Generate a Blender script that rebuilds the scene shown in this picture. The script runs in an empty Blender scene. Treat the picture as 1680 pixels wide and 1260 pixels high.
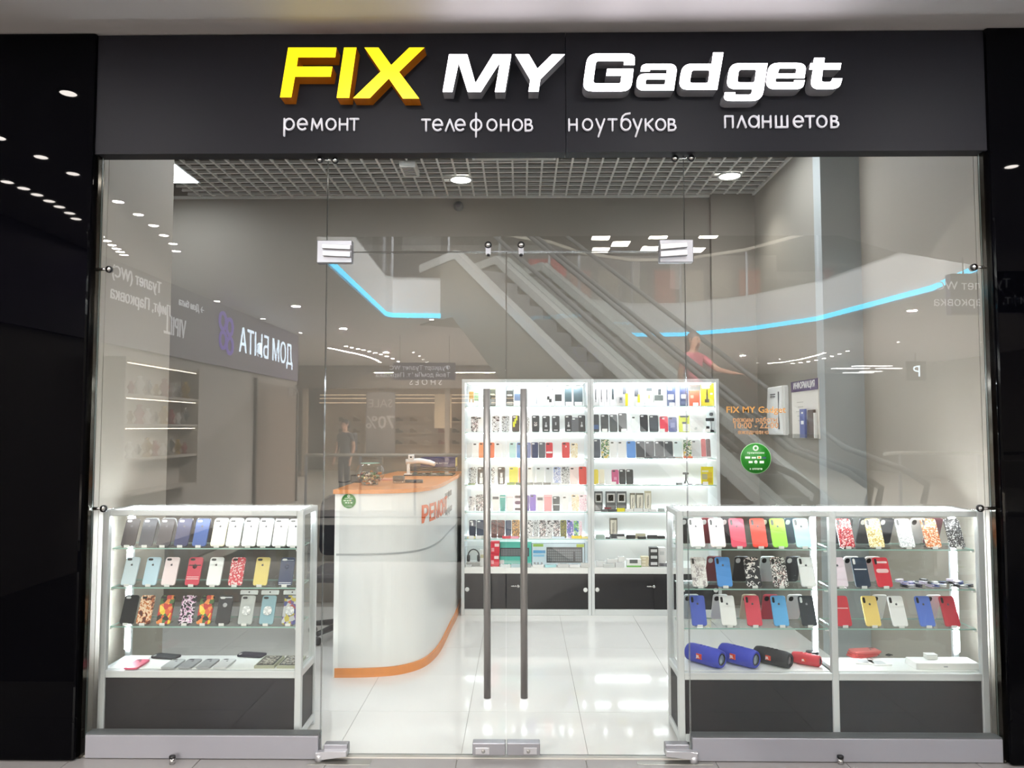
import bpy, bmesh, math, random
from mathutils import Vector, Matrix
random.seed(7)
SC = bpy.context.scene
COL = SC.collection
PI = math.pi

# ------------------------------------------------------------------ camera
H, D, F = 1.549, 3.667, 1250.0            # eye height, distance to the shop front, focal length (px of a 1680 frame)
PITCH = math.atan(70 / F)
YAW = math.atan(15 / F)
cam = bpy.data.cameras.new('camera')
cam.sensor_fit = 'HORIZONTAL'
cam.sensor_width = 36
cam.lens = 36 * F / 1680
cam.clip_start, cam.clip_end = 0.05, 100
cam_o = bpy.data.objects.new('camera', cam)
COL.objects.link(cam_o)
RZ = Matrix.Rotation(YAW, 3, 'Z')
FW = RZ @ Vector((0, math.cos(PITCH), math.sin(PITCH)))
RT = RZ @ Vector((1, 0, 0))
UP = RT.cross(FW)
EYE = Vector((0, -D, H))
M = Matrix((RT, UP, -FW)).transposed().to_4x4()
M.translation = EYE
cam_o.matrix_world = M
SC.camera = cam_o


def ray(px, py):
    return FW * F + RT * (px - 840) + UP * (630 - py)


def P(px, py, y):                        # survey: the point of the photo's line of sight that lies at depth y
    d = ray(px, py)
    return EYE + d * ((y + D) / d.y)


def PZ(px, py, z):                       # ... that lies at height z
    d = ray(px, py)
    return EYE + d * ((z - H) / d.z)


def X(px, y, py=700):
    return P(px, py, y).x


def Z(py, y, px=855):
    return P(px, py, y).z


# ------------------------------------------------------------------ world, exposure
w = bpy.data.worlds.new('world')
SC.world = w
w.use_nodes = True
w.node_tree.nodes['Background'].inputs[0].default_value = (0.8, 0.85, 1, 1)
w.node_tree.nodes['Background'].inputs[1].default_value = 0.05
vs = SC.view_settings
vs.view_transform = 'Standard'
vs.look = 'None'
vs.exposure = 0.0
vs.gamma = 1.0
vs.use_curve_mapping = False
SC.cycles.transparent_max_bounces = 40
SC.cycles.max_bounces = 10
SC.cycles.sample_clamp_indirect = 4.0
SC.cycles.caustics_reflective = False
SC.cycles.caustics_refractive = False

# brightness of the lamps of the place
L_PANEL = 22.0        # shop ceiling panels
L_SPOT = 20.0        # shop round downlights
L_STRIP = 70.0        # LED strips in the cabinets
L_SHELF = 14.0        # LED strips under the tall cabinet's shelves
L_MALL = 140.0        # mall downlights
L_UP = 60.0          # light panels high over the atrium
L_BLUE = 9.0


def area(name, loc, size, power, col=(1, 1, 1), rot=(0, 0, 0), shape='SQUARE', size_y=None):
    l = bpy.data.lights.new(name, 'AREA')
    l.energy, l.color, l.size, l.shape = power, col, size, shape
    if size_y:
        l.shape = 'RECTANGLE'
        l.size_y = size_y
    o = bpy.data.objects.new(name, l)
    o.location, o.rotation_euler = loc, rot
    COL.objects.link(o)
    return o


# corridor ceiling lamps of the mall in front of the shop, and added lamps brightening the atrium behind the camera
for lx in (-2.4, -0.8, 0.9, 2.5):
    area('corridor_lamp', (lx, -1.5, 3.46), 0.16, 34, (1.0, 0.97, 0.95), shape='DISK')
for lx in (-1.4, 0.6, 2.6, 4.6):       # added unseen lamps that brighten the atrium's far side
    area('atrium_fill', (lx, -3.8, 6.6), 1.0, 3000, (1, 0.99, 0.97), rot=(math.radians(-72), 0, 0))
for lx, ly, lp in ((-3.6, -8.4, 200), (-3.5, -11.2, 400), (-1.0, -14.0, 1500), (2.0, -15.5, 1400), (6.5, -9.0, 250), (-3.5, -16.0, 1500), (6.0, -17.0, 1300)):
    area('mall_fill', (lx, ly, 3.47), 0.14, lp, (1, 0.96, 0.9), shape='DISK')  # extra lamps under the mall ceiling, added to boost its downlights
area('far_shop_lamp', (-2.5, -19.6, 3.2), 4.0, 1400, (1, 0.85, 0.7), size_y=0.1)


# ------------------------------------------------------------------ materials
def lin(c):
    if isinstance(c, str):
        c = c.lstrip('#')
        c = [int(c[i:i + 2], 16) / 255 for i in (0, 2, 4)]
        c = [v / 12.92 if v <= 0.04045 else ((v + 0.055) / 1.055) ** 2.4 for v in c]
    return (c[0], c[1], c[2], 1)


MATS = {}


def mat(name, col='#cccccc', rough=0.45, metal=0.0, emit=0.0, ecol=None, spec=0.5, grain=0.0, gscale=40):
    key = (name, str(col), rough, metal, emit)
    if key in MATS:
        return MATS[key]
    m = bpy.data.materials.new(name)
    m.use_nodes = True
    nt = m.node_tree
    b = nt.nodes['Principled BSDF']
    b.inputs['Base Color'].default_value = lin(col)
    b.inputs['Roughness'].default_value = rough
    b.inputs['Metallic'].default_value = metal
    b.inputs['Specular IOR Level'].default_value = spec
    if emit:
        b.inputs['Emission Color'].default_value = lin(ecol or col)
        b.inputs['Emission Strength'].default_value = emit
    if grain:
        tc = nt.nodes.new('ShaderNodeTexCoord')
        n = nt.nodes.new('ShaderNodeTexNoise')
        n.inputs['Scale'].default_value = gscale
        n.inputs['Detail'].default_value = 4
        mx = nt.nodes.new('ShaderNodeMix')
        mx.data_type = 'RGBA'
        c = lin(col)
        mx.inputs['A'].default_value = tuple(max(0, v * (1 - grain)) for v in c[:3]) + (1,)
        mx.inputs['B'].default_value = tuple(min(1, v * (1 + grain)) for v in c[:3]) + (1,)
        nt.links.new(tc.outputs['Object'], n.inputs['Vector'])
        nt.links.new(n.outputs['Fac'], mx.inputs['Factor'])
        nt.links.new(mx.outputs['Result'], b.inputs['Base Color'])
    MATS[key] = m
    return m


def pat(name, kind, cols, scale=60, rough=0.35, stretch=(1, 1, 1), stops=None, metal=0):
    """printed pattern from a texture and a hard colour ramp"""
    m = bpy.data.materials.new(name)
    m.use_nodes = True
    nt = m.node_tree
    b = nt.nodes['Principled BSDF']
    b.inputs['Roughness'].default_value = rough
    b.inputs['Metallic'].default_value = metal
    tc = nt.nodes.new('ShaderNodeTexCoord')
    mp = nt.nodes.new('ShaderNodeMapping')
    mp.inputs['Scale'].default_value = stretch
    mp.inputs['Location'].default_value = (random.uniform(0, 3), random.uniform(0, 3), 0)
    nt.links.new(tc.outputs['Object'], mp.inputs['Vector'])
    if kind in ('vor', 'cells'):
        t = nt.nodes.new('ShaderNodeTexVoronoi')
        t.inputs['Scale'].default_value = scale
        out = t.outputs['Distance']
        if kind == 'cells':
            s = nt.nodes.new('ShaderNodeSeparateColor')
            nt.links.new(t.outputs['Color'], s.inputs['Color'])
            out = s.outputs['Red']
    elif kind == 'wave':
        t = nt.nodes.new('ShaderNodeTexWave')
        t.bands_direction = 'Z'
        t.inputs['Scale'].default_value = scale
        t.inputs['Distortion'].default_value = 0.6
        out = t.outputs['Fac']
    else:
        t = nt.nodes.new('ShaderNodeTexNoise')
        t.inputs['Scale'].default_value = scale
        t.inputs['Detail'].default_value = 2
        out = t.outputs['Fac']
    nt.links.new(mp.outputs['Vector'], t.inputs['Vector'])
    r = nt.nodes.new('ShaderNodeValToRGB')
    r.color_ramp.interpolation = 'CONSTANT'
    n = len(cols)
    if not stops:
        stops = [i / n for i in range(n)] if kind != 'noise' else [0] + [0.38 + 0.24 * (i / max(1, n - 1)) for i in range(n - 1)]
    el = r.color_ramp.elements
    while len(el) < n:
        el.new(0.5)
    for i in range(n):
        el[i].position = stops[i]
        el[i].color = lin(cols[i])
    nt.links.new(out, r.inputs['Fac'])
    nt.links.new(r.outputs['Color'], b.inputs['Base Color'])
    return m


def glass_mat(name, f0=0.05, tint=(1, 1, 1), rough=0.0, strength=1.0):
    """thin architectural glass: see-through with a Schlick reflection"""
    m = bpy.data.materials.new(name)
    m.use_nodes = True
    nt = m.node_tree
    nt.nodes.clear()
    o = nt.nodes.new('ShaderNodeOutputMaterial')
    mix = nt.nodes.new('ShaderNodeMixShader')
    tr = nt.nodes.new('ShaderNodeBsdfTransparent')
    tr.inputs[0].default_value = (*tint, 1)
    gl = nt.nodes.new('ShaderNodeBsdfGlossy')
    gl.inputs['Roughness'].default_value = rough
    lw = nt.nodes.new('ShaderNodeLayerWeight')
    pw = nt.nodes.new('ShaderNodeMath')
    pw.operation = 'POWER'
    pw.inputs[1].default_value = 5
    ma = nt.nodes.new('ShaderNodeMath')
    ma.operation = 'MULTIPLY_ADD'
    ma.inputs[1].default_value = (1 - f0) * strength
    ma.inputs[2].default_value = f0
    nt.links.new(lw.outputs['Facing'], pw.inputs[0])
    lw.inputs['Blend'].default_value = 0.5
    nt.links.new(pw.outputs[0], ma.inputs[0])
    nt.links.new(ma.outputs[0], mix.inputs['Fac'])
    nt.links.new(tr.outputs[0], mix.inputs[1])
    nt.links.new(gl.outputs[0], mix.inputs[2])
    nt.links.new(mix.outputs[0], o.inputs['Surface'])
    return m


GLASS = glass_mat('front_glass', 0.095, (0.985, 0.992, 0.985))
CLEARG = glass_mat('glass_rear_face', 0.0, (0.985, 0.992, 0.985), strength=0.0)
CGLASS = glass_mat('cabinet_glass', 0.03, (0.985, 0.995, 0.99), strength=0.6)
ACRYL = glass_mat('acrylic', 0.08, (0.96, 0.97, 0.97), 0.05)
BOWL = glass_mat('bowl_glass', 0.06, (0.97, 0.98, 0.97))
EDGE = mat('glass_edge', '#a9cfc4', 0.2)
EDGE_DARK = mat('glass_edge_dark', '#59605c', 0.2)
WHITE_AL = mat('white_aluminium', '#d3d8d9', 0.35)
ALU = mat('brushed_aluminium', '#9c9ca2', 0.36, 0.7)
STEEL = mat('stainless_steel', '#a3a19e', 0.42, 0.8)
CHROME = mat('chrome', '#d8d8d8', 0.08, 1.0)
BLACKGLASS = mat('black_polished_cladding', '#030305', 0.02, spec=0.07)
BLACK = mat('black_plastic', '#17181b', 0.4)
CHAR = mat('charcoal_laminate', '#111318', 0.5, spec=0.2)
WHITE = mat('white_plastic', '#eef0ee', 0.35)
LAMI = mat('white_laminate', '#dfe1df', 0.3)
PAPER = mat('white_card', '#f4f4f2', 0.7)
ORANGE = mat('orange_wood', '#cf8240', 0.35, grain=0.12, gscale=14)
FASCIA = mat('fascia_composite', '#16161c', 0.5, spec=0.15, grain=0.04, gscale=3)
WALLP = mat('wall_paint', '#7b766e', 0.7, grain=0.02, gscale=2)
PILAST = mat('pilaster_paint', '#a2a8a9', 0.7, grain=0.02, gscale=2)
JAMB = mat('side_wall_paint', '#a69f94', 0.6, grain=0.02, gscale=2)
MALLC = mat('mall_ceiling_paint', '#dad6d7', 0.45, grain=0.02, gscale=1)
MALLW = mat('mall_wall', '#8c8680', 0.6)
SLABW = mat('white_slab_edge', '#f0f0f0', 0.4)
TILE_IN = mat('cream_polished_tile', '#e4e4e1', 0.07, grain=0.015, gscale=3)
TILE_FAR = mat('bounce_mall_tile', '#c4bfb8', 0.25)  # far floor made paler as a reflector, bounces light to the ceiling
TILE_FIELD = mat('dimmed_mall_tile', '#54514f', 0.55, spec=0.2)  # dimness put into the tile colour, keeps the mirrored corridor floor dark
TILE_OUT = mat('grey_mall_tile', '#918e8d', 0.3, grain=0.05, gscale=5)
GROUT = mat('grout', '#96928a', 0.8)
GRID = mat('grid_ceiling_metal', '#dcdddA', 0.5)
PLENUM = mat('dark_plenum', '#3e403e', 0.8)
LED = mat('led_strip', '#ffffff', 0.5, emit=L_STRIP, ecol='#f1f8ff')
LEDF = mat('front_led_strip', '#ffffff', 0.5, emit=24.0)
LEDS = mat('shelf_led_strip', '#ffffff', 0.5, emit=L_SHELF, ecol='#f1f8ff')


# ------------------------------------------------------------------ mesh helpers
class B:
    """collects shapes and links them as one mesh object"""

    def __init__(s):
        s.bm = bmesh.new()
        s.mi = 0

    def _faces(s, verts, faces):
        vs_ = [s.bm.verts.new(v) for v in verts]
        out = []
        for f in faces:
            try:
                fc = s.bm.faces.new([vs_[i] for i in f])
                fc.material_index = s.mi
                out.append(fc)
            except ValueError:
                pass
        return vs_, out

    def box(s, x0, x1, y0, y1, z0, z1, bev=0.0, seg=1, mx=None):
        v = [(x0, y0, z0), (x1, y0, z0), (x1, y1, z0), (x0, y1, z0), (x0, y0, z1), (x1, y0, z1), (x1, y1, z1), (x0, y1, z1)]
        if mx is not None:
            v = [mx @ Vector(q) for q in v]
        vs_, fs = s._faces(v, [(3, 2, 1, 0), (4, 5, 6, 7), (0, 1, 5, 4), (1, 2, 6, 5), (2, 3, 7, 6), (3, 0, 4, 7)])
        if bev:
            es = list({e for f in fs for e in f.edges})
            r = bmesh.ops.bevel(s.bm, geom=es, offset=bev, segments=seg, profile=0.5, affect='EDGES')
            for f in r['faces']:
                f.material_index = s.mi
        return s

    def prism(s, pts, a0, a1, axis='y', mx=None, bev=0.0):
        """polygon pts (u, v) extruded along axis from a0 to a1"""
        def q(u, v, a):
            r = {'y': (u, a, v), 'z': (u, v, a), 'x': (a, u, v)}[axis]
            return mx @ Vector(r) if mx is not None else r
        n = len(pts)
        v = [q(u, w_, a0) for u, w_ in pts] + [q(u, w_, a1) for u, w_ in pts]
        f = [tuple(range(n)), tuple(range(2 * n - 1, n - 1, -1))]
        f += [(i, i + n, (i + 1) % n + n, (i + 1) % n) for i in range(n)]
        _, fs = s._faces(v, f)
        if bev:
            es = list({e for f_ in fs[:2] for e in f_.edges})
            bmesh.ops.bevel(s.bm, geom=es, offset=bev, segments=1, profile=0.5, affect='EDGES')
        return s

    def tube(s, pts, r, n=10, cap=True):
        pts = [Vector(p) for p in pts]
        rings = []
        for i, p in enumerate(pts):
            d = (pts[min(i + 1, len(pts) - 1)] - pts[max(i - 1, 0)]).normalized()
            a = d.orthogonal().normalized() if i == 0 else (rings[-1][1] - d * rings[-1][1].dot(d)).normalized()
            b = d.cross(a)
            rr = r[i] if isinstance(r, (list, tuple)) else r
            rings.append(([s.bm.verts.new(p + (a * math.cos(t) + b * math.sin(t)) * rr) for t in [2 * PI * k / n for k in range(n)]], a))
        for i in range(len(rings) - 1):
            A, Bq = rings[i][0], rings[i + 1][0]
            for k in range(n):
                f = s.bm.faces.new((A[k], A[(k + 1) % n], Bq[(k + 1) % n], Bq[k]))
                f.material_index = s.mi
                f.smooth = True
        if cap:
            for rg, rev in ((rings[0][0], True), (rings[-1][0], False)):
                f = s.bm.faces.new(list(reversed(rg)) if rev else rg)
                f.material_index = s.mi
        return s

    def lathe(s, prof, n=24, mx=None, smooth=True):
        """profile (r, h) turned about local z"""
        mx = mx or Matrix.Identity(4)
        rings = []
        for r, h in prof:
            if r < 1e-5:
                rings.append([s.bm.verts.new(mx @ Vector((0, 0, h)))])
            else:
                rings.append([s.bm.verts.new(mx @ Vector((r * math.cos(2 * PI * k / n), r * math.sin(2 * PI * k / n), h))) for k in range(n)])
        for i in range(len(rings) - 1):
            A, C = rings[i], rings[i + 1]
            for k in range(n):
                k2 = (k + 1) % n
                if len(A) == 1 and len(C) == 1:
                    continue
                if len(A) == 1:
                    vs_ = (A[0], C[k2], C[k])
                elif len(C) == 1:
                    vs_ = (A[k], A[k2], C[0])
                else:
                    vs_ = (A[k], A[k2], C[k2], C[k])
                f = s.bm.faces.new(vs_)
                f.material_index = s.mi
                f.smooth = smooth
        return s

    def mesh(s, mats):
        bmesh.ops.recalc_face_normals(s.bm, faces=s.bm.faces)
        me = bpy.data.meshes.new('mesh')
        s.bm.to_mesh(me)
        s.bm.free()
        for m in (mats if isinstance(mats, (list, tuple)) else [mats]):
            me.materials.append(m)
        return me

    def obj(s, name, mats, parent=None, loc=None, rot=None):
        return place(name, s.mesh(mats), parent, loc, rot)


def place(name, me, parent=None, loc=None, rot=None):
    me.name = name
    o = bpy.data.objects.new(name, me)
    COL.objects.link(o)
    if loc is not None:
        o.location = loc
    if rot is not None:
        o.rotation_euler = rot
    if parent:
        o.parent = parent
    return o


SEEN = {}


def tag(o, label, cat, group=None):
    o['label'], o['category'] = label, cat
    if group:
        o['group'] = group
    if label in SEEN and not group:
        print('DUPLICATE LABEL', label)
    n = len(label.replace('-', ' ').split())
    if n > 16 or n < 4:
        print('LABEL LENGTH', n, label)
    SEEN[label] = 1
    return o


def thing(name, label, cat, loc=(0, 0, 0), rz=0, group=None):
    o = bpy.data.objects.new(name, None)
    COL.objects.link(o)
    o.location, o.rotation_euler = loc, (0, 0, rz)
    o.empty_display_size = 0.1
    return tag(o, label, cat, group)


def struct(o):
    o['kind'] = 'structure'
    return o


def sempty(name):
    o = bpy.data.objects.new(name, None)
    COL.objects.link(o)
    return struct(o)


def bx(name, m, x0, x1, y0, y1, z0, z1, parent=None, bev=0.0):
    return B().box(x0, x1, y0, y1, z0, z1, bev).obj(name, m, parent)


def textmesh(body, size, extr=0.001, bold=0.0, spacing=1.0, sx=1.0, align='LEFT', bevel=0.0, res=3):
    c = bpy.data.curves.new('t', 'FONT')
    c.body, c.size, c.extrude, c.offset, c.space_character, c.align_x = body, size, extr, bold, spacing, align
    c.resolution_u = res
    c.bevel_depth = bevel
    o = bpy.data.objects.new('t', c)
    COL.objects.link(o)
    me = bpy.data.meshes.new_from_object(o)
    bpy.data.objects.remove(o)
    bpy.data.curves.remove(c)
    if sx != 1.0:
        me.transform(Matrix.Diagonal((sx, 1, 1, 1)))
    return me


def orient(me, origin, right, up):
    r, u = Vector(right).normalized(), Vector(up).normalized()
    n = r.cross(u)
    mx = Matrix((r, u, n)).transposed().to_4x4()
    mx.translation = Vector(origin)
    me.transform(mx)
    return me


def setmat(me, m):
    me.materials.clear()
    me.materials.append(m)
    return me


def text(name, body, size, origin, right=(1, 0, 0), up=(0, 0, 1), m=None, parent=None, **k):
    me = orient(textmesh(body, size, **k), origin, right, up)
    return place(name, setmat(me, m), parent)


def rpoly(vs_, seg=5):
    """polygon with rounded corners: (x, y[, r])"""
    out = []
    n = len(vs_)
    for i in range(n):
        p = Vector(vs_[i][:2])
        r = vs_[i][2] if len(vs_[i]) > 2 else 0
        if r <= 0:
            out.append(p)
            continue
        a, c = Vector(vs_[i - 1][:2]) - p, Vector(vs_[(i + 1) % n][:2]) - p
        ra, rc = min(r, a.length * 0.5), min(r, c.length * 0.5)
        A, C = p + a.normalized() * ra, p + c.normalized() * rc
        for k in range(seg + 1):
            t = k / seg
            out.append((1 - t) ** 2 * A + 2 * t * (1 - t) * p + t * t * C)
    return out


def shape_mesh(paths, extr):
    """outlines (the first is the border, the others holes) filled and extruded by +-extr"""
    c = bpy.data.curves.new('s', 'CURVE')
    c.dimensions = '2D'
    c.fill_mode = 'BOTH'
    c.extrude = extr
    for p in paths:
        s = c.splines.new('POLY')
        s.points.add(len(p) - 1)
        for q, v in zip(s.points, p):
            q.co = (v[0], v[1], 0, 1)
        s.use_cyclic_u = True
    o = bpy.data.objects.new('s', c)
    COL.objects.link(o)
    me = bpy.data.meshes.new_from_object(o)
    bpy.data.objects.remove(o)
    bpy.data.curves.remove(c)
    return me


ORD = ['first', 'second', 'third', 'fourth', 'fifth', 'sixth', 'seventh', 'eighth', 'ninth', 'tenth', 'eleventh', 'twelfth', 'thirteenth',
       'fourteenth', 'fifteenth', 'sixteenth', 'seventeenth', 'eighteenth', 'nineteenth', 'twentieth']

# ================================================================== STRUCTURE: shop shell
ZC = 3.63            # shop grid ceiling
ZM = Z(52.5, -0.05)   # mall corridor ceiling
YB = 3.14            # back wall
XL, XR = -2.15, 2.36
XRW = 2.09           # right wall behind the pilaster
ZF = Z(250, -0.05)   # under edge of the fascia
YP = 1.60            # pilaster face
fl = sempty('floor')
bx('floor_base', GROUT, -4.2, 2.6, 0.0, 3.4, -0.12, -0.004, fl)
xs0 = X(756, 0.0, 1243)
tw = X(959, 0.0, 1243) - xs0
tw = 0.6
ty = [PZ(850, 1243, 0).y, PZ(850, 1168, 0).y, PZ(850, 1065, 0).y]
for i in range(-5, 5):
    xa = xs0 + i * tw
    off = 0.0
    for j in range(3):
        ya = 0.0 if j == 0 else ty[1] + (j - 1) * 1.2
        yb = ty[1] if j == 0 else ty[1] + j * 1.2
        yb = min(yb, 3.16)
        B().box(xa + 0.0012, xa + tw - 0.0012, ya + 0.0012, yb - 0.0012, -0.012, 0.0).obj('tile', TILE_IN, fl)
mf = sempty('floor_mall')
VOID = [(-3.9, -5.2), (0.6, -5.2), (0.2, -7.2), (-0.9, -9.6), (-3.9, -9.6)]
me = shape_mesh([[(-13, 0.0), (13, 0.0), (13, -10.6), (-13, -10.6)], VOID], 0.07)
me.transform(Matrix.Translation((0, 0, -0.078)))
place('floor_base', setmat(me, GROUT), mf)
for i in range(-5, 6):
    for j in range(2):
        B().box(0.3 + i * 0.6 + 0.002, 0.9 + i * 0.6 - 0.002, -0.6 * (j + 1) + 0.002, -0.6 * j - 0.002, -0.03, -0.003).obj('tile', TILE_OUT, mf)
me = shape_mesh([[(-13, -1.2), (13, -1.2), (13, -10.6), (-13, -10.6)], VOID], 0.012)
me.transform(Matrix.Translation((0, 0, -0.016)))
place('floor_field', setmat(me, TILE_FIELD), mf)
bx('floor_field', TILE_FAR, -13, 13, -30, -10.6, -0.14, -0.004, mf)
bx('lower_level', mat('lower_level_floor', '#4a4744', 0.5), -8, 8, -14, -1, -4.1, -4.0, mf)
struct(bx('trim_threshold', mat('threshold', '#cfccc4', 0.25), XL, XR, -0.012, 0.03, -0.02, 0.003))

struct(bx('wall_back', WALLP, -4.2, 2.2, YB, YB + 0.15, 0, 4.1))
xs1 = X(1172, YB - 0.07)
struct(bx('wall_back_right', WALLP, xs1, XRW, YB - 0.06, YB + 0.15, 0, 4.1))
struct(bx('wall_right', mat('right_wall_paint', '#89857d', 0.7), XRW, XRW + 0.12, YP, YB - 0.06, 0, 4.1))
struct(bx('wall_right_pilaster', PILAST, XRW - 0.001, XR + 0.12, YP - 0.01, YP + 0.12, 0, 4.1))
struct(bx('wall_right_front', JAMB, XR, XR + 0.12, 0.27, YP, 0, 4.1))
struct(bx('wall_right_jamb', JAMB, XR - 0.004, XR + 0.12, -0.02, 0.258, 0, 4.1))
yl = 0.95
struct(bx('wall_left_front', JAMB, XL - 0.12, XL, 0.217, yl, 0, 4.1))
struct(bx('wall_left_jamb', JAMB, XL - 0.12, XL + 0.004, -0.02, 0.205, 0, 4.1))
for nm, x0, x1, y0, y1 in (('trim_left', XL - 0.1, XL - 0.012, 0.204, 0.218), ('trim_right', XR + 0.012, XR + 0.1, 0.257, 0.271)):
    struct(bx(nm, EDGE_DARK, x0, x1, y0, y1, 0, 4.1))
struct(bx('wall_left_return', JAMB, -4.2, XL - 0.12, yl - 0.12, yl, 0, 4.1))
struct(bx('wall_left', WALLP, -4.3, -4.2, yl, YB, 0, 4.1))
struct(bx('ceiling_plenum', PLENUM, -4.3, XR + 0.12, 0.0, YB + 0.15, 4.1, 4.2))
struct(bx('wall_front_header', PLENUM, -4.3, 2.6, 0.03, 0.13, ZF + 0.1, 4.1))

# open-cell grid ceiling: every slat its own piece
cg = sempty('ceiling_grid')
cell = 0.118
lonm = B().box(-0.008, 0.008, 0.15, YB, -0.001, 0.003).box(-0.0015, 0.0015, 0.15, YB, 0.003, 0.024).mesh(GRID)
nx = 0
x = -2.9
while x < 2.05:
    place('grid_slat', lonm, cg, (x, 0, ZC))
    x += cell
tr = B().box(-3.0, 2.09, -0.01, 0.01, 0.0, 0.004).box(-3.0, 2.09, -0.0015, 0.0015, 0.004, 0.024).mesh(GRID)
y = 1.2
while y < YB - 0.02:
    place('grid_slat', tr, cg, (0, y, ZC))
    y += cell * 0.98
struct(bx('trim_ceiling_back', GRID, -3.2, xs1, YB - 0.025, YB, ZC - 0.012, ZC + 0.012))
struct(bx('trim_ceiling_right', GRID, XRW - 0.02, XRW, YP + 0.12, YB, ZC - 0.012, ZC + 0.012))

# black polished cladding at both sides of the shop front
xl = X(152, -0.07, 250)
xr = X(1624, -0.07, 250)
CL = sempty('wall_front_left')
B().box(-3.6, xl, -0.07, 0.0, 0.0, ZM, 0.012, 2).obj('cladding_panel', BLACKGLASS, CL)
bx('chrome_strip', mat('dark_chrome', '#5b5750', 0.12, 1), xl + 0.001, xl + 0.012, -0.035, 0.012, 0, ZF, CL)
CRR = sempty('wall_front_right')
B().box(xr + 0.0, 3.8, -0.07, 0.0, 0.0, ZM + 0.0, 0.012, 2).obj('cladding_panel', BLACKGLASS, CRR)
bx('chrome_strip', mat('dark_chrome', '#5b5750', 0.12, 1), xr - 0.012, xr - 0.001, -0.035, 0.012, 0, ZF, CRR)
struct(bx('wall_front_far_left', mat('dark_wall', '#141416', 0.2), -4.8, -3.6, -0.06, 0.2, 0, ZM))
struct(bx('wall_front_far_right', mat('dark_wall', '#141416', 0.2), 3.8, 12, -0.06, 0.2, 0, ZM))

# ------------------------------------------------------------------ mall ceiling slab with the atrium opening
hole = [(-2.1, -3.96), (3.2, -3.96), (4.11, -4.69), (5.4, -5.4), (5.7, -5.8), (5.9, -7.2), (5.46, -10.3), (4.6, -11.8), (3.44, -12.7), (2.4, -12.75), (1.2, -12.0),
        (0.55, -11.1), (-0.4, -10.45), (-1.3, -9.9), (-2.3, -9.8), (-2.4, -9.6), (-2.3, -4.9)]
outer = [(-13, 0.2), (13, 0.2), (13, -30), (-13, -30)]
me = shape_mesh([outer, hole], 0.35)
me.transform(Matrix.Translation((0, 0, ZM + 0.35)))
struct(place('ceiling_mall', setmat(me, MALLC)))


def ribbon(pts, off, z0, z1, th, closed=True):
    """upright band following pts, its face moved off to the inside"""
    n = len(pts)
    c = Vector((sum(p[0] for p in pts) / n, sum(p[1] for p in pts) / n))
    ins, outs = [], []
    for i in range(n):
        p = Vector(pts[i])
        a, q = Vector(pts[i - 1]), Vector(pts[(i + 1) % n])
        t = ((p - a).normalized() + (q - p).normalized()).normalized()
        nn = Vector((-t.y, t.x))
        if nn.dot(c - p) < 0:
            nn = -nn
        ins.append(p + nn * (off + th))
        outs.append(p + nn * off)
    b = B()
    for i in range(n if closed else n - 1):
        j = (i + 1) % n
        pts4 = [outs[i], outs[j], ins[j], ins[i]]
        b.prism([(v.x, v.y) for v in pts4], z0, z1, 'z')
    return b


struct(ribbon(hole, 0.0, ZM + 0.03, ZM + 0.74, 0.02).obj('trim_slab_edge', SLABW))
led_o = ribbon(hole[4:], 0.021, ZM + 0.015, ZM + 0.095, 0.02, False).obj('blue_led_line', mat('blue_led', '#49c8f5', 0.5, emit=L_BLUE, ecol='#3fc4f2'))
tag(led_o, 'glowing blue light line along the lower rim of the atrium floor edge', 'led light')
rl = thing('atrium_balustrade', 'glass balustrade with pale handrail round the upper floor opening', 'railing')
ribbon(hole, 0.02, ZM + 0.70, ZM + 1.65, 0.012).obj('glass_panel', GLASS, rl)
ribbon(hole, 0.0, ZM + 1.65, ZM + 1.71, 0.05).obj('handrail', mat('handrail', '#c9c2b4', 0.3, 0.6), rl)
for i in range(0, len(hole)):
    x, y = hole[i]
    bx('post', ALU, x - 0.02, x + 0.02, y - 0.02, y + 0.02, ZM + 0.7, ZM + 1.65, rl)
struct(bx('ceiling_upper', mat('upper_ceiling', '#8f8c88', 0.6), -13, 13, -30, 0.2, 7.2, 7.3))
struct(bx('wall_mall_far', MALLW, -13, 13, -24.2, -24, 0, 7.2))
struct(bx('wall_mall_far_left', MALLW, -9.2, -9, -24, -11, 0, 7.2))
struct(bx('wall_mall_right', mat('mall_right_wall', '#77736e', 0.6), 12.5, 12.7, -24, 0.2, 0, 7.2))
struct(bx('wall_mall_upper_front', mat('mall_upper_wall', '#5c5955', 0.6), -12, 12, -0.2, 0.2, 4.2, 7.2))
LW = -4.75
struct(bx('wall_mall_left', mat('mall_left_wall', '#a8a098', 0.45), LW - 0.15, LW, -11.2, 0.0, 0, ZM))
struct(bx('wall_mall_left_upper', MALLW, -12, -11.9, -24, 0.2, 4.2, 7.2))

# ================================================================== SHOP FRONT
YG = 0.0
# sign
sg = thing('shop_sign', 'wide dark shop sign with raised yellow and white letters over the entrance', 'sign')
xa, xb = X(156, -0.05, 150), X(1622, -0.05, 150)
xm = X(928, -0.05, 150)
bx('fascia_panel', FASCIA, xa, xm - 0.0015, -0.05, 0.03, ZF, ZM - 0.005, sg)
bx('fascia_panel', FASCIA, xm + 0.0015, xb, -0.05, 0.03, ZF, ZM - 0.005, sg)
YEL = [mat('yellow_letter_face', '#ffe600', 0.4, emit=1.0, ecol='#ffdc00'), mat('yellow_letter_side', '#a85f10', 0.5, emit=0.05, ecol='#ff8a00')]
WHT = [mat('white_letter_face', '#ffffff', 0.4, emit=8.0, ecol='#fff8ff'), mat('white_letter_side', '#9a9aa0', 0.5)]


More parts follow.
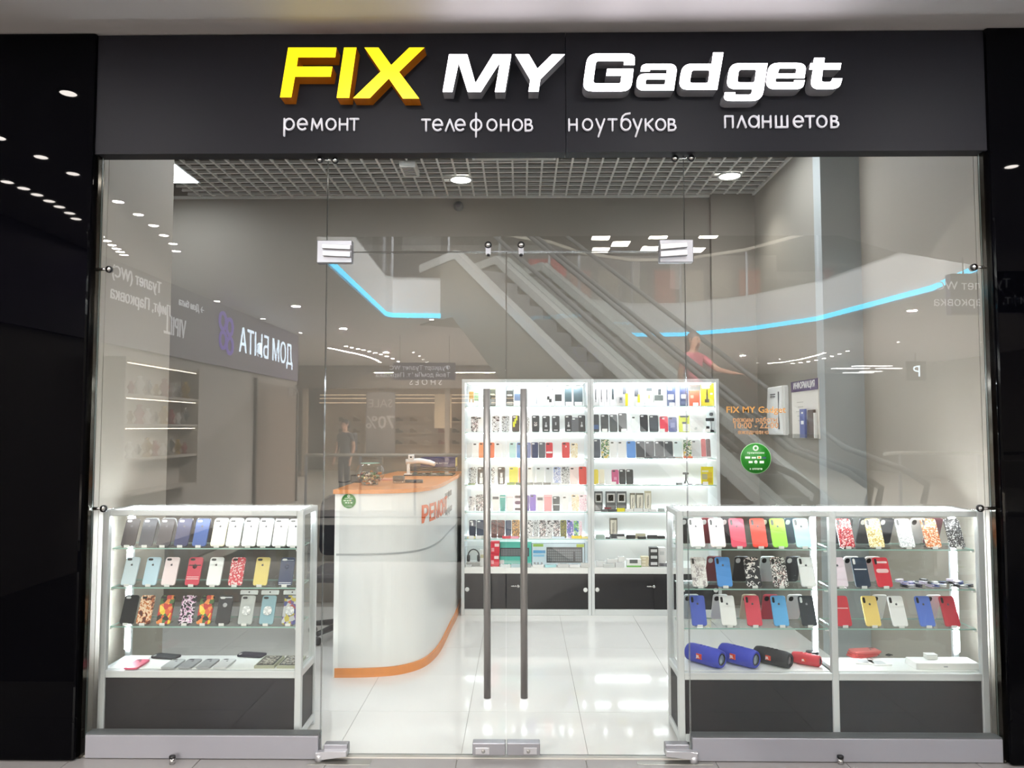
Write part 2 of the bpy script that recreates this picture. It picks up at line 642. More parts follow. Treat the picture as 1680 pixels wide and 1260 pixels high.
def sign_letter(name, paths, zo, mats, label):
    ox, oy, sc = zo
    yf, yb = -0.128, -0.05
    pp = []
    for path in paths:
        rp = rpoly(path)
        pp.append([(lambda p3: (p3.x, p3.z))(P(ox + v.x / sc, oy + v.y / sc, yf)) for v in rp])
    m = shape_mesh(pp, (yb - yf) / 2)
    # curve xy plane -> world xz, extruded along y
    m.transform(Matrix(((1, 0, 0, 0), (0, 0, -1, (yf + yb) / 2), (0, 1, 0, 0), (0, 0, 0, 1))))
    for q in mats:
        m.materials.append(q)
    for p_ in m.polygons:
        p_.material_index = 0 if p_.normal.y < -0.9 else 1
    o = place('letter', m, sg)
    o['label'] = label
    return o


ZA, ZB = (440, 60, 3.36), (920, 60, 3.36)
LET = [
    ('F', ZA, YEL, [[(110, 60), (377, 60), (370, 115), (165, 115), (158, 165), (355, 165), (345, 222), (148, 222), (128, 335), (65, 335)]]),
    ('I', ZA, YEL, [[(418, 60), (487, 60), (447, 338), (377, 338)]]),
    ('X', ZA, YEL, [[(530, 60), (608, 60), (678, 157), (778, 60), (862, 60), (722, 195), (833, 342), (742, 342), (665, 232), (560, 340), (467, 340), (620, 192)]]),
    ('M', ZA, WHT, [[(997, 98), (1097, 98), (1142, 258), (1240, 98), (1340, 98), (1305, 305), (1250, 305), (1278, 142), (1172, 305), (1100, 305), (1050, 146), (1015, 305), (962, 305)]]),
    ('Y', ZA, WHT, [[(1362, 98), (1437, 98), (1484, 178), (1565, 98), (1636, 98), (1500, 236), (1490, 303), (1435, 303), (1445, 238)]]),
    ('G', ZB, WHT, [[(407, 157), (410, 93, 48), (148, 93, 55), (118, 302, 55), (388, 302, 52), (401, 178), (256, 178), (250, 216), (335, 216), (329, 258, 10), (178, 258, 18), (194, 135, 18), (350, 135, 10), (347, 157)]]),
    ('a', ZB, WHT, [[(440, 193), (446, 150, 38), (645, 150, 48), (623, 297), (412, 297, 45), (425, 205, 38), (583, 205), (586, 183), (492, 183), (490, 193)], [(470, 236, 8), (578, 236, 8), (574, 264, 8), (466, 264, 8)]]),
    ('d', ZB, WHT, [[(840, 88), (897, 88), (862, 293), (648, 293, 52), (670, 150, 52), (832, 150)], [(722, 186, 15), (822, 186, 12), (812, 256, 12), (710, 256, 15)]]),
    ('g', ZB, WHT, [[(932, 147, 52), (1140, 147), (1110, 355, 58), (896, 355, 45), (905, 307), (962, 307), (960, 320, 5), (1050, 320, 12), (1056, 290), (910, 290, 52)], [(982, 183, 15), (1078, 183, 10), (1068, 253, 10), (972, 253, 15)]]),
    ('e', ZB, WHT, [[(1147, 145, 52), (1357, 145, 55), (1343, 230), (1186, 230), (1183, 252, 12), (1285, 252, 5), (1287, 240), (1345, 240), (1335, 290, 45), (1125, 290, 54)], [(1203, 176, 10), (1300, 176, 10), (1296, 203, 3), (1197, 203, 3)]]),
    ('t', ZB, WHT, [[(1397, 118), (1455, 118), (1451, 146), (1546, 146), (1540, 182), (1445, 182), (1437, 250, 15), (1490, 250, 10), (1498, 230), (1552, 230), (1535, 290, 52), (1373, 290, 50), (1390, 182), (1370, 182), (1376, 146), (1392, 146)]]),
]
for ch, zo, ms, paths in LET:
    sign_letter('letter', paths, zo, ms, ('yellow' if ms is YEL else 'white') + ' glowing raised letter ' + ch)
SUBM = mat('small_letter_face', '#d9d8de', 0.4, emit=0.25, ecol='#e6e4ee')
WORDS = [('ремонт', [474, 496, 520, 543, 563.5, 581], 214.3), ('телефонов', [699, 718, 738, 755, 781, 807, 828, 849, 868], 215.5),
         ('ноутбуков', [940, 964, 985, 1005, 1027, 1046, 1065, 1084, 1103], 215), ('планшетов', [1196, 1217, 1237, 1258, 1282.5, 1310, 1329, 1348.5, 1370], 210)]


def ring_pts(cx_, rx, a0=0, a1=360, ry=0.43, n=18):
    return [(cx_ + rx * math.cos(math.radians(a0 + (a1 - a0) * k / n)), 0.5 + ry * math.sin(math.radians(a0 + (a1 - a0) * k / n))) for k in range(n + 1)]


# rounded stroke letters: (advance width, straight strokes, curved strokes) in units of the letter height
GLY = {
    'о': (0.84, [], [ring_pts(0.42, 0.36)]), 'р': (0.84, [((0.06, -0.4), (0.06, 0.93))], [ring_pts(0.44, 0.36)]),
    'е': (0.84, [((0.08, 0.5), (0.78, 0.5))], [ring_pts(0.42, 0.36, 0, 318)]), 'м': (0.92, [((0.05, 0.05), (0.13, 0.93)), ((0.13, 0.93), (0.46, 0.2)), ((0.46, 0.2), (0.79, 0.93)), ((0.79, 0.93), (0.87, 0.05))], []),
    'н': (0.72, [((0.06, 0.05), (0.06, 0.93)), ((0.66, 0.05), (0.66, 0.93)), ((0.06, 0.5), (0.66, 0.5))], []), 'т': (0.68, [((0.02, 0.92), (0.66, 0.92)), ((0.34, 0.05), (0.34, 0.92))], []),
    'л': (0.72, [((0.04, 0.05), (0.36, 0.93)), ((0.36, 0.93), (0.68, 0.05))], []), 'ф': (0.96, [((0.48, -0.42), (0.48, 1.42))], [ring_pts(0.48, 0.42)]),
    'у': (0.7, [((0.04, 0.93), (0.35, 0.1)), ((0.66, 0.93), (0.2, -0.42))], []), 'б': (0.86, [], [ring_pts(0.42, 0.36), [(0.065, 0.5), (0.09, 0.9), (0.2, 1.18), (0.4, 1.33), (0.78, 1.4)]]),
    'к': (0.66, [((0.06, 0.05), (0.06, 0.93)), ((0.6, 0.93), (0.12, 0.48)), ((0.2, 0.55), (0.62, 0.05))], []),
    'в': (0.68, [((0.06, 0.05), (0.06, 0.93))], [[(0.06, 0.92), (0.36, 0.92), (0.49, 0.84), (0.5, 0.68), (0.4, 0.54), (0.06, 0.52)], [(0.36, 0.52), (0.56, 0.42), (0.6, 0.25), (0.5, 0.09), (0.32, 0.05), (0.06, 0.05)]]),
    'п': (0.72, [((0.06, 0.05), (0.06, 0.92)), ((0.66, 0.05), (0.66, 0.92)), ((0.06, 0.92), (0.66, 0.92))], []), 'а': (0.86, [((0.8, 0.05), (0.8, 0.95))], [ring_pts(0.42, 0.36)]),
    'ш': (1.0, [((0.06, 0.06), (0.06, 0.93)), ((0.5, 0.06), (0.5, 0.93)), ((0.94, 0.06), (0.94, 0.93)), ((0.06, 0.06), (0.94, 0.06))], [])}
for wd, xs, base in WORDS:
    for ch, px in zip(wd, xs):
        o3 = P(px, base, -0.06)
        adv, st, cu = GLY[ch]
        b = B()
        for p0, p1 in st:
            b.tube([(p0[0] - adv / 2, 0, p0[1]), (p1[0] - adv / 2, 0, p1[1])], 0.078, 8)
            for q in (p0, p1):
                b.lathe([(0, -0.078), (0.055, -0.055), (0.078, 0), (0.055, 0.055), (0, 0.078)], 8, Matrix.Translation((q[0] - adv / 2, 0, q[1])))
        for c_ in cu:
            b.tube([(q[0] - adv / 2, 0, q[1]) for q in c_], 0.078, 8)
        me = b.mesh(SUBM)
        me.transform(Matrix.Diagonal((0.0625, 0.11, 0.0625, 1)))
        place('small_letter', me, sg, (o3.x, -0.0592, o3.z))

# glazing
T = 0.006


def pane(name, x0, x1, z0, z1, parent=None, y=YG):
    b = B()
    b.box(x0, x1, y - T, y + T, z0, z1)
    b.bm.faces.ensure_lookup_table()
    for f in b.bm.faces:
        f.normal_update()
        f.material_index = 0 if f.normal.y < -0.9 else 2 if f.normal.y > 0.9 else 1
    return b.obj(name, [GLASS, EDGE_DARK, CLEARG], parent)


xdl, xdr, xdc = X(532, 0, 800), X(1127, 0, 800), X(830.5, 0, 800)
zdt = Z(414, 0)
zpl = Z(1207, -0.03)
GX0, GX1 = xl + 0.013, xr - 0.013
g1 = sempty('window_1')
pane('glass_pane', GX0, xdl - 0.004, zpl - 0.03, ZF + 0.04, g1)
g2 = sempty('window_2')
pane('glass_pane', xdr + 0.004, GX1, zpl - 0.03, ZF + 0.04, g2)
g3 = sempty('window_3')
pane('glass_pane', xdl - 0.001, xdr + 0.001, zdt + 0.004, ZF + 0.04, g3)
PL = mat('grey_plinth', '#96969e', 0.4, 0.25)
for nm, x0, x1 in (('trim_plinth_left', X(140, -0.03, 1225), xdl - 0.004), ('trim_plinth_right', xdr + 0.004, X(1645, -0.03, 1225))):
    e = sempty(nm)
    bx('plinth_panel', PL, x0, x1, -0.034, 0.034, 0.0, zpl - 0.006, e, 0.002)
    bx('plinth_cap', mat('dark_gasket', '#55585a', 0.4), x0, x1, -0.03, 0.03, zpl - 0.006, zpl, e)


def patch(name, parent, pxs, pys, y0, y1, m=ALU, bev=0.003):
    p0, p1 = P(pxs[0], pys[0], y0), P(pxs[1], pys[1], y0)
    return bx(name, m, min(p0.x, p1.x), max(p0.x, p1.x), y0, y1, min(p0.z, p1.z), max(p0.z, p1.z), parent, bev)


def bar_prism(name, parent, pts, y0, y1, m=ALU):
    return B().prism([(P(a, b_, y0).x, P(a, b_, y0).z) for a, b_ in pts], y0, y1, 'y', bev=0.0015).obj(name, m, parent)


ALUB = mat('polished_aluminium', '#c6c6cb', 0.28, 0.6)
dl = sempty('door_1')
dr = sempty('door_2')
pane('glass_leaf', xdl, xdc - 0.003, 0.012, zdt - 0.002, dl)
pane('glass_leaf', xdc + 0.003, xdr, 0.012, zdt - 0.002, dr)
# top pivot fittings
patch('pivot_plate', dl, (520, 577), (394, 431), -0.022, 0.022)
bar_prism('pivot_jaw', dl, [(528, 400), (575, 402), (574, 409), (528, 407)], -0.045, -0.022, ALUB)
bar_prism('pivot_jaw', dl, [(529, 411), (575, 413), (574, 421), (529, 419)], -0.045, -0.022, ALUB)
patch('pivot_plate', dr, (1082, 1138), (393, 430), -0.022, 0.022)
bar_prism('pivot_jaw', dr, [(1084, 400), (1128, 397), (1128, 405), (1084, 409)], -0.045, -0.022, ALUB)
bar_prism('pivot_jaw', dr, [(1084, 412), (1128, 409), (1128, 418), (1084, 421)], -0.045, -0.022, ALUB)
# bottom pivots
LEVER = [(500, 1238), (508, 1235), (568, 1233), (568, 1243), (520, 1248), (506, 1247), (500, 1244)]
for dd, s, px0 in ((dl, 1, 0), (dr, -1, 1)):
    mir = (lambda a: a) if s == 1 else (lambda a: 1662 - a)
    a_, b_ = sorted((mir(531), mir(570)))
    patch('pivot_plate', dd, (a_, b_), (1222, 1241), -0.024, 0.024)
    pts = [(mir(a), q) for a, q in [(517, 1236), (530, 1234), (568, 1233), (568, 1242), (526, 1247.5), (518, 1246)]]
    bar_prism('pivot_lever', dd, pts, -0.06, -0.024, ALUB)
    c = P(mir(524), 1241, -0.045)
    B().lathe([(0, 0), (0.02, 0), (0.02, 0.025), (0.016, 0.03), (0, 0.03)], 16).obj('pivot_cap', ALUB, dd, (c.x, c.y, 0.0))
# locks
for dd, a, b_, la, lb, cx in ((dl, 775, 829.5, 780, 803, 793), (dr, 831.5, 886, 859, 881, 867)):
    patch('lock_case', dd, (a, b_), (1219.5, 1240), -0.026, 0.026)
    patch('lock_plate', dd, (la, lb), (1227, 1238), -0.031, -0.026, ALUB, 0.0015)
    c = P(cx, 1232.5, -0.031)
    B().lathe([(0, 0), (0.0085, 0), (0.0085, 0.004), (0.006, 0.005), (0, 0.005)], 14, Matrix.Rotation(PI / 2, 4, 'X')).obj('lock_cylinder', STEEL, dd, (c.x, -0.031, c.z))
# handles
for dd, px in ((dl, 798.5), (dr, 859)):
    t0, t1 = P(px, 638, -0.075), P(px + 1, 1145, -0.075)
    B().tube([t1, t1.lerp(t0, 0.5), t0], 0.0165, 16).obj('handle', STEEL, dd)
    for f in (0.12, 0.88):
        q = t1.lerp(t0, f)
        B().tube([(q.x, -0.006, q.z), (q.x, -0.07, q.z)], 0.008, 10).obj('handle_stud', STEEL, dd)


def connector(px, py, parent, y=-0.012):
    c = P(px, py, y)
    mx = Matrix.Rotation(PI / 2, 4, 'X')
    o = B().lathe([(0, 0), (0.017, 0), (0.017, 0.012), (0.0, 0.012)], 18, mx).obj('clamp_ring', BLACK, parent, (c.x, -0.006, c.z))
    B().lathe([(0, 0.012), (0.0125, 0.012), (0.0125, 0.016), (0.0, 0.017)], 16, mx).obj('clamp_cap', CHROME, parent, (c.x, -0.006, c.z))
    return c


for pa, pb, g in (((524.5, 262), (550, 263), g3), ((1107, 260), (1134, 259.5), g3)):
    a, c = connector(*pa, g), connector(*pb, g)
    B().tube([(a.x, -0.010, a.z), (c.x, -0.010, c.z)], 0.005, 8).obj('clamp_link', CHROME, g)
for px in (801, 855):
    a = connector(px, 402, g3)
    b0 = P(px, 409, -0.015)
    bx('clamp_tongue', ALU, b0.x - 0.012, b0.x + 0.012, -0.016, -0.006, zdt - 0.012, b0.z + 0.01, g3)
    B().lathe([(0, 0), (0.008, 0), (0.008, 0.012), (0, 0.012)], 10).obj('clamp_foot', BLACK, g3, (b0.x, -0.011, zdt - 0.022))
for px, py, wx, g in ((179, 442, 162, g1), (170, 834.5, 153, g1), (1598, 438.5, 1618, g2), (1608, 834, 1628, g2)):
    a = connector(px, py, g)
    q = P(wx, py, -0.012)
    B().tube([(a.x, -0.012, a.z), (q.x, -0.012, q.z)], [0.006, 0.009], 8).obj('clamp_arm', CHROME, g)
# floor door stops and spring plates
for i, (px, py) in enumerate(((282.5, 1247), (1379, 1247))):
    c = PZ(px, 1252, 0)
    t = thing('door_stop', 'small steel door stop with black rubber ring standing before the %s plinth' % ('left', 'right')[i], 'door stop', (c.x, c.y, -0.003))
    B().lathe([(0, 0), (0.013, 0), (0.013, 0.026), (0, 0.026)], 16).obj('stop_post', CHROME, t)
    B().lathe([(0, 0.026), (0.0145, 0.026), (0.0145, 0.036), (0.011, 0.038), (0, 0.038)], 16).obj('rubber_ring', BLACK, t)
for nm, a, b_, lab in (('spring_plate', 503, 612, 'left'), ('spring_plate', 1046, 1163, 'right')):
    p0, p1 = PZ(a, 1254, 0), PZ(b_, 1242, 0)
    o = bx(nm, mat('worn_steel', '#a3a29c', 0.35, 0.8, grain=0.1, gscale=20), p0.x, p1.x, p0.y, -0.035, -0.004, 0.0, None, 0.0008)
    tag(o, 'flat steel floor spring cover plate let into the floor under the %s door pivot' % lab, 'floor plate')

# print on the glass
op = mat('orange_vinyl', '#c98f45', 0.5)
yv = -0.0075
nt_ = thing('window_lettering', 'orange opening hours lettering stuck on the right glass pane', 'lettering')
op2 = mat('orange_vinyl_pale', '#b98a60', 0.5)
for body, px, py, size, mm in (('FIX MY Gadget', 1240, 677, 0.042, op), ('режим работы', 1239, 692, 0.030, op2), ('10:00 - 22:00', 1240, 702.5, 0.041, op2), ('ежедневно', 1236, 712, 0.027, op2)):
    c = P(px, py, yv)
    text('text_line', body, size, (c.x, yv, c.z), m=mm, parent=nt_, extr=0.0006, align='CENTER', sx=1.0 if size != 0.042 else 1.08, res=2, bold=0.0006)
GREEN = mat('green_vinyl', '#1f7a1f', 0.45)
STW = mat('sticker_white', '#dfeee0', 0.5)


def sticker(label, c, r, ny=-1):
    t = thing('payment_sticker', label, 'sticker', c)
    mx = Matrix.Rotation(PI / 2, 4, 'X')
    B().lathe([(0, 0), (r, 0), (r, 0.0006), (0, 0.0006)], 40, mx).obj('rim', mat('sticker_rim', '#a9dba5', 0.5), t)
    B().lathe([(0, 0.0006), (r * 0.965, 0.0006), (r * 0.965, 0.0010), (0, 0.0010)], 40, mx).obj('disc', GREEN, t)
    b = B()
    for u, v, wu, hv in ((-0.53, 0.05, 0.33, 0.13), (-0.13, 0.04, 0.28, 0.11), (0.22, 0.06, 0.26, 0.16), (-0.34, -0.24, 0.25, 0.14), (0.38, -0.24, 0.27, 0.16)):
        b.box((u - wu / 2) * r, (u + wu / 2) * r, -0.0016, -0.0011, (v - hv / 2) * r, (v + hv / 2) * r)
    b.obj('payment_badge', STW, t)
    B().lathe([(0, 0), (0.11 * r, 0), (0.11 * r, 0.0005), (0, 0.0005)], 16, Matrix.Translation((0.0, -0.0011, -0.24 * r)) @ mx).obj('round_badge', STW, t)
    B().box(0.15 * r, 0.29 * r, -0.002, -0.0016, 0.0, 0.11 * r).obj('card_mark', mat('card_orange', '#c98a30', 0.5), t)
    B().box(0.42 * r, 0.66 * r, -0.0016, -0.0011, -0.02 * r, 0.1 * r).obj('card_mark', mat('card_dark', '#22425a', 0.5), t)
    # swirl mark at the top
    bb = B()
    bb.lathe([(0.09 * r, 0), (0.19 * r, 0), (0.19 * r, 0.0005), (0.09 * r, 0.0005), (0.09 * r, 0)], 20, Matrix.Translation((0.0, -0.0011, 0.66 * r)) @ mx)
    bb.obj('round_emblem', STW, t)
    text('text_line', 'принимаем', r * 0.2, (0, -0.0012, 0.3 * r), m=STW, parent=t, extr=0.0003, align='CENTER', res=2)
    text('text_line', 'к оплате', r * 0.2, (0, -0.0012, -0.74 * r), m=STW, parent=t, extr=0.0003, align='CENTER', res=2)
    return t


c = P(1240, 752, yv)
sticker('round green payment sticker on the right glass pane above the display cases', (c.x, -0.0065, c.z), 25 * 3.66 / F)

# ================================================================== RECEPTION COUNTER
ZT = 1.155
plan = [PZ(a, b_, 0.0) for a, b_ in ((549, 1111), (595, 1110.5), (640, 1108), (672, 1102), (695, 1093), (711, 1080), (722, 1065), (731, 1047), (739, 1030))]
plan = [Vector((p.x, p.y)) for p in plan]
endx = plan[-1].x
plan += [Vector((endx + 0.012, 2.55)), Vector((endx + 0.015, 3.1))]


def catmull(pts, n=6):
    out = []
    for i in range(len(pts) - 1):
        p0, p1, p2, p3 = pts[max(i - 1, 0)], pts[i], pts[i + 1], pts[min(i + 2, len(pts) - 1)]
        for k in range(n):
            t = k / n
            out.append(0.5 * ((2 * p1) + (p2 - p0) * t + (2 * p0 - 5 * p1 + 4 * p2 - p3) * t * t + (3 * p1 - p0 - 3 * p2 + p3) * t ** 3))
    out.append(pts[-1])
    return out


CV = catmull(plan)
NRM = []
for i, p in enumerate(CV):
    t = (CV[min(i + 1, len(CV) - 1)] - CV[max(i - 1, 0)]).normalized()
    NRM.append(Vector((t.y, -t.x)))       # outward (towards the viewer / the right)


def band(b, o0, o1, z0, z1, i0=0, i1=None, smooth=True):
    i1 = len(CV) if i1 is None else i1
    vs_ = []
    for i in range(i0, i1):
        p, n = CV[i], NRM[i]
        a, c = p + n * o0, p + n * o1
        vs_.append([b.bm.verts.new((q.x, q.y, z)) for q, z in ((a, z0), (c, z0), (c, z1), (a, z1))])
    for i in range(len(vs_) - 1):
        for k in range(4):
            f = b.bm.faces.new((vs_[i][k], vs_[i][(k + 1) % 4], vs_[i + 1][(k + 1) % 4], vs_[i + 1][k]))
            f.smooth = smooth
    b.bm.faces.new(vs_[0][::-1])
    b.bm.faces.new(vs_[-1])
    return b


ct = thing('reception_counter', 'white rounded reception counter with orange wood top and plinth', 'counter')
b = B()
band(b, -0.03, 0.0, 0.055, 0.745, smooth=False).obj('lower_panel', LAMI, ct)
band(B(), -0.03, 0.0, 0.757, ZT - 0.026, smooth=False).obj('upper_panel', LAMI, ct)
band(B(), -0.03, 0.0025, 0.745, 0.757, smooth=False).obj('joint_strip', mat('joint_silver', '#b9bcbc', 0.3, 0.4), ct)
band(B(), -0.03, 0.012, 0.0, 0.055, smooth=False).obj('plinth', ORANGE, ct)
bx('end_post', WHITE, CV[0].x - 0.012, CV[0].x + 0.018, CV[0].y + 0.0, CV[0].y + 0.05, 0.0, ZT - 0.026, ct)
bx('end_panel', LAMI, CV[0].x - 0.01, CV[0].x + 0.018, CV[0].y + 0.05, 1.7, 0.0, ZT - 0.026, ct)
top = [CV[i] + NRM[i] * 0.018 for i in range(len(CV))]
tpts = [(p.x, p.y) for p in top] + [(endx - 0.55, 3.1), (endx - 0.62, 2.35), (CV[0].x - 0.02, 2.25), (CV[0].x - 0.02, top[0].y)]
B().prism(tpts, ZT - 0.026, ZT, 'z').obj('counter_top', ORANGE, ct)
bx('inner_leg', LAMI, endx - 0.5, endx - 0.47, 2.7, 3.05, 0, ZT - 0.026, ct)

acc = [0.0]
for i in range(1, len(CV)):
    acc.append(acc[-1] + (CV[i] - CV[i - 1]).length)


def on_curve(s, off):
    for i in range(1, len(CV)):
        if acc[i] >= s or i == len(CV) - 1:
            t = (s - acc[i - 1]) / (acc[i] - acc[i - 1])
            p, n = CV[i - 1].lerp(CV[i], t), NRM[i - 1].lerp(NRM[i], t).normalized()
            return p + n * off
    return CV[-1]


def s_at(px, z):
    best = min(range(len(CV)), key=lambda i: abs(840 + F * (Vector((CV[i].x, CV[i].y, z)) - EYE).dot(RT) / (Vector((CV[i].x, CV[i].y, z)) - EYE).dot(FW) - px))
    return acc[best]


def curved_text(body, size, s0, z, m, bold=0.0, sx=1.0):
    me = textmesh(body, size, 0.0008, bold, sx=sx, res=2)
    bm = bmesh.new()
    bm.from_mesh(me)
    for v in bm.verts:
        p = on_curve(s0 + v.co.x, 0.003 + v.co.z)
        v.co = Vector((p.x, p.y, z + v.co.y))
    bm.to_mesh(me)
    bm.free()
    return place('lettering', setmat(me, m), ct)


s0 = s_at(690, 1.0)
curved_text('РЕМОНТ', 0.15, s0, 0.925, mat('orange_print', '#cf5a24', 0.5), bold=0.004, sx=1.15)
gp = mat('grey_print', '#8f8f90', 0.6)
curved_text('телефонов', 0.075, s0 + 0.62, 1.02, gp)
curved_text('ноутбуков', 0.075, s0 + 0.66, 0.9, gp)
c = P(572, 822, CV[0].y - 0.004)
sticker('small round green payment sticker on the counter front corner', (c.x, CV[0].y - 0.0025, c.z), 12 * (CV[0].y + D) / F)

# --- things on the counter
c = PZ(609, 796, ZT)
R_ = 0.098
bc = (c.x - 0.012, c.y + 0.02, ZT)
t = thing('fishbowl', 'round clear glass fishbowl part filled with coins and candy on the counter', 'bowl', bc)
prof = [(0, 0.001), (0.055, 0.001)] + [(R_ * math.sin(a), 0.082 - 0.082 * math.cos(a) * (1 if math.cos(a) > 0 else 1.0)) for a in [0.65 + k * 0.165 for k in range(12)]]
B().lathe(prof, 32).obj('bowl', BOWL, t)
rr = prof[-1][0]
B().lathe([(rr - 0.003, prof[-1][1] - 0.002), (rr + 0.002, prof[-1][1] - 0.001), (rr + 0.002, prof[-1][1] + 0.003), (rr - 0.003, prof[-1][1] + 0.003), (rr - 0.003, prof[-1][1] - 0.002)], 32).obj('rim', EDGE, t)
b = B()
mats_ = [mat('coin_' + k, k, 0.35, mt) for k, mt in (('#b4703c', 0.5), ('#8a8578', 0.6), ('#c9b48a', 0.4), ('#5d7a58', 0.0), ('#9c3f34', 0.0), ('#d9d5cc', 0.1), ('#40352c', 0.0))]
for k in range(170):
    a, q = random.uniform(0, 2 * PI), math.sqrt(random.random())
    z = random.uniform(0.006, 0.085)
    rmax = math.sqrt(max(0.0, 0.095 ** 2 - (z - 0.085) ** 2)) - 0.016
    mx = Matrix.Translation((q * rmax * math.cos(a), q * rmax * math.sin(a), z)) @ Matrix.Rotation(random.uniform(0, PI), 4, random.choice('XYZ'))
    b.mi = random.randrange(7)
    if k % 3:
        b.lathe([(0, -0.001), (0.011, -0.001), (0.011, 0.001), (0, 0.001)], 8, mx)
    else:
        b.box(-0.012, 0.012, -0.006, 0.006, -0.005, 0.005, mx=mx)
fo = b.obj('bowl_filling', mats_, None, bc)
fo['kind'] = 'stuff'
tag(fo, 'mixed coins and wrapped sweets heaped inside the glass fishbowl', 'coins')

c = PZ(582, 793, ZT)
t = thing('charger', 'black charger block with a cable beside the glass fishbowl', 'charger', (c.x, c.y + 0.08, ZT))
B().box(-0.045, 0.05, -0.03, 0.03, 0.0, 0.055, 0.012, 2).obj('plug_block', BLACK, t)
B().tube([(-0.04, -0.02, 0.012), (-0.07, -0.03, 0.005), (-0.1, -0.03, 0.004), (-0.13, 0.0, 0.004)], 0.004, 6).obj('cable', BLACK, t)
c = PZ(642, 790, ZT)
t = thing('card_box', 'flat pale pink card lying between fishbowl and tape tub', 'card', (c.x - 0.02, c.y + 0.12, ZT))
B().box(-0.09, 0.06, -0.04, 0.04, 0.0, 0.012, 0.001).obj('card', mat('pink_card', '#d99a86', 0.6), t)
c = PZ(653, 793, ZT)
t = thing('card_tub', 'small clear tub with dark lid of cards on the counter middle', 'tub', (c.x, c.y + 0.03, ZT))
B().lathe([(0, 0.0), (0.042, 0.0), (0.042, 0.012), (0, 0.012)], 20).obj('foot', ACRYL, t)
B().lathe([(0, 0.012), (0.042, 0.012), (0.042, 0.048), (0.036, 0.05), (0, 0.05)], 20).obj('dark_roll', pat('tub_pattern', 'wave', ['#2c2723', '#5e5348', '#2c2723', '#77695a'], 30), t)
c = PZ(677, 793, ZT)
t = thing('marker_pen', 'thick black marker lying on the counter beside the tub', 'pen', (c.x, c.y + 0.05, ZT + 0.012))
B().tube([(-0.06, 0, 0), (0.02, 0.0, 0)], 0.0115, 12).obj('barrel', BLACK, t)
B().tube([(0.02, 0, 0), (0.065, 0, 0)], 0.0125, 12).obj('cap', mat('marker_cap', '#2a2b2e', 0.3), t)
# pile of electronics on the far end
y0 = 2.5
c = P(705, 783, y0)
t = thing('circuit_tray', 'flat tray of loose circuit boards at the far end of the counter', 'tray', ((X(664, y0) + X(744, y0)) / 2, y0 + 0.05, ZT))
hw = (X(744, y0) - X(664, y0)) / 2
B().box(-hw, hw, -0.09, 0.16, 0.0, 0.012, 0.002).obj('tray', BLACK, t)
b = B()
for k in range(16):
    u, v = random.uniform(-hw * 0.9, hw * 0.8), random.uniform(-0.08, 0.0)
    b.mi = random.randrange(3)
    b.box(u, u + random.uniform(0.015, 0.04), v, v + 0.03, 0.012, 0.012 + random.uniform(0.003, 0.02))
o = b.obj('loose_parts', [STEEL, mat('pcb_green', '#55604a', 0.5), mat('pcb_tan', '#a08a70', 0.5)], t)
o['kind'] = 'stuff'
zt2 = ZT + 0.034
t = thing('laptop', 'closed black laptop lying on the tray of circuit boards', 'laptop', ((X(668, y0) + X(748, y0)) / 2, y0 + 0.09, zt2))
hw = (X(748, y0) - X(667, y0)) / 2
B().box(-hw, hw, -0.11, 0.12, 0.0, 0.018, 0.005, 2).obj('base', BLACK, t)
B().box(-hw, hw, -0.11, 0.12, 0.0185, 0.034, 0.005, 2).obj('lid', mat('laptop_lid', '#26262b', 0.35), t)
t = thing('battery_box', 'dark blue product box lying on the closed black laptop', 'box', ((X(690, y0) + X(747, y0)) / 2, y0 + 0.1, zt2 + 0.035))
hw = (X(747, y0) - X(690, y0)) / 2
B().box(-hw, hw, -0.09, 0.08, 0.0, 0.075, 0.001).obj('carton', mat('navy_carton', '#232a5c', 0.5), t)
B().box(hw, hw + 0.003, -0.085, 0.075, 0.003, 0.072).obj('end_flap', mat('gold_flap', '#b8a050', 0.5), t)
text('print', 'ORIGINAL BATTERY', 0.018, (-hw * 0.55, -0.091, 0.024), m=PAPER, parent=t, extr=0.0005, res=1)
t = thing('desk_lamp', 'white curved desk lamp arm clamped above the closed laptop', 'lamp', (X(672, y0), y0 - 0.05, ZT))
zl = Z(757, y0)
B().tube([(0.0, 0.0, 0.014), (0.0, 0, zl - ZT - 0.01)], 0.014, 10).obj('post', WHITE, t)
q = X(716, y0) - X(672, y0)
B().tube([(-0.02, -0.0, zl - ZT), (q * 0.4, -0.0, zl - ZT + 0.008), (q * 0.8, -0.02, zl - ZT - 0.005), (q, -0.03, zl - ZT - 0.02)], [0.022, 0.022, 0.02, 0.016], 12).obj('lamp_arm', WHITE, t)
B().box(0.0, 0.045, -0.02, 0.02, zl - ZT + 0.015, zl - ZT + 0.055, 0.003).obj('hinge_block', WHITE, t)
B().box(0.015, 0.03, -0.022, -0.02, zl - ZT + 0.03, zl - ZT + 0.042).obj('hinge_screw', BLACK, t)
B().box(-0.03, 0.03, -0.03, 0.03, 0.0125, 0.02).obj('foot', WHITE, t)

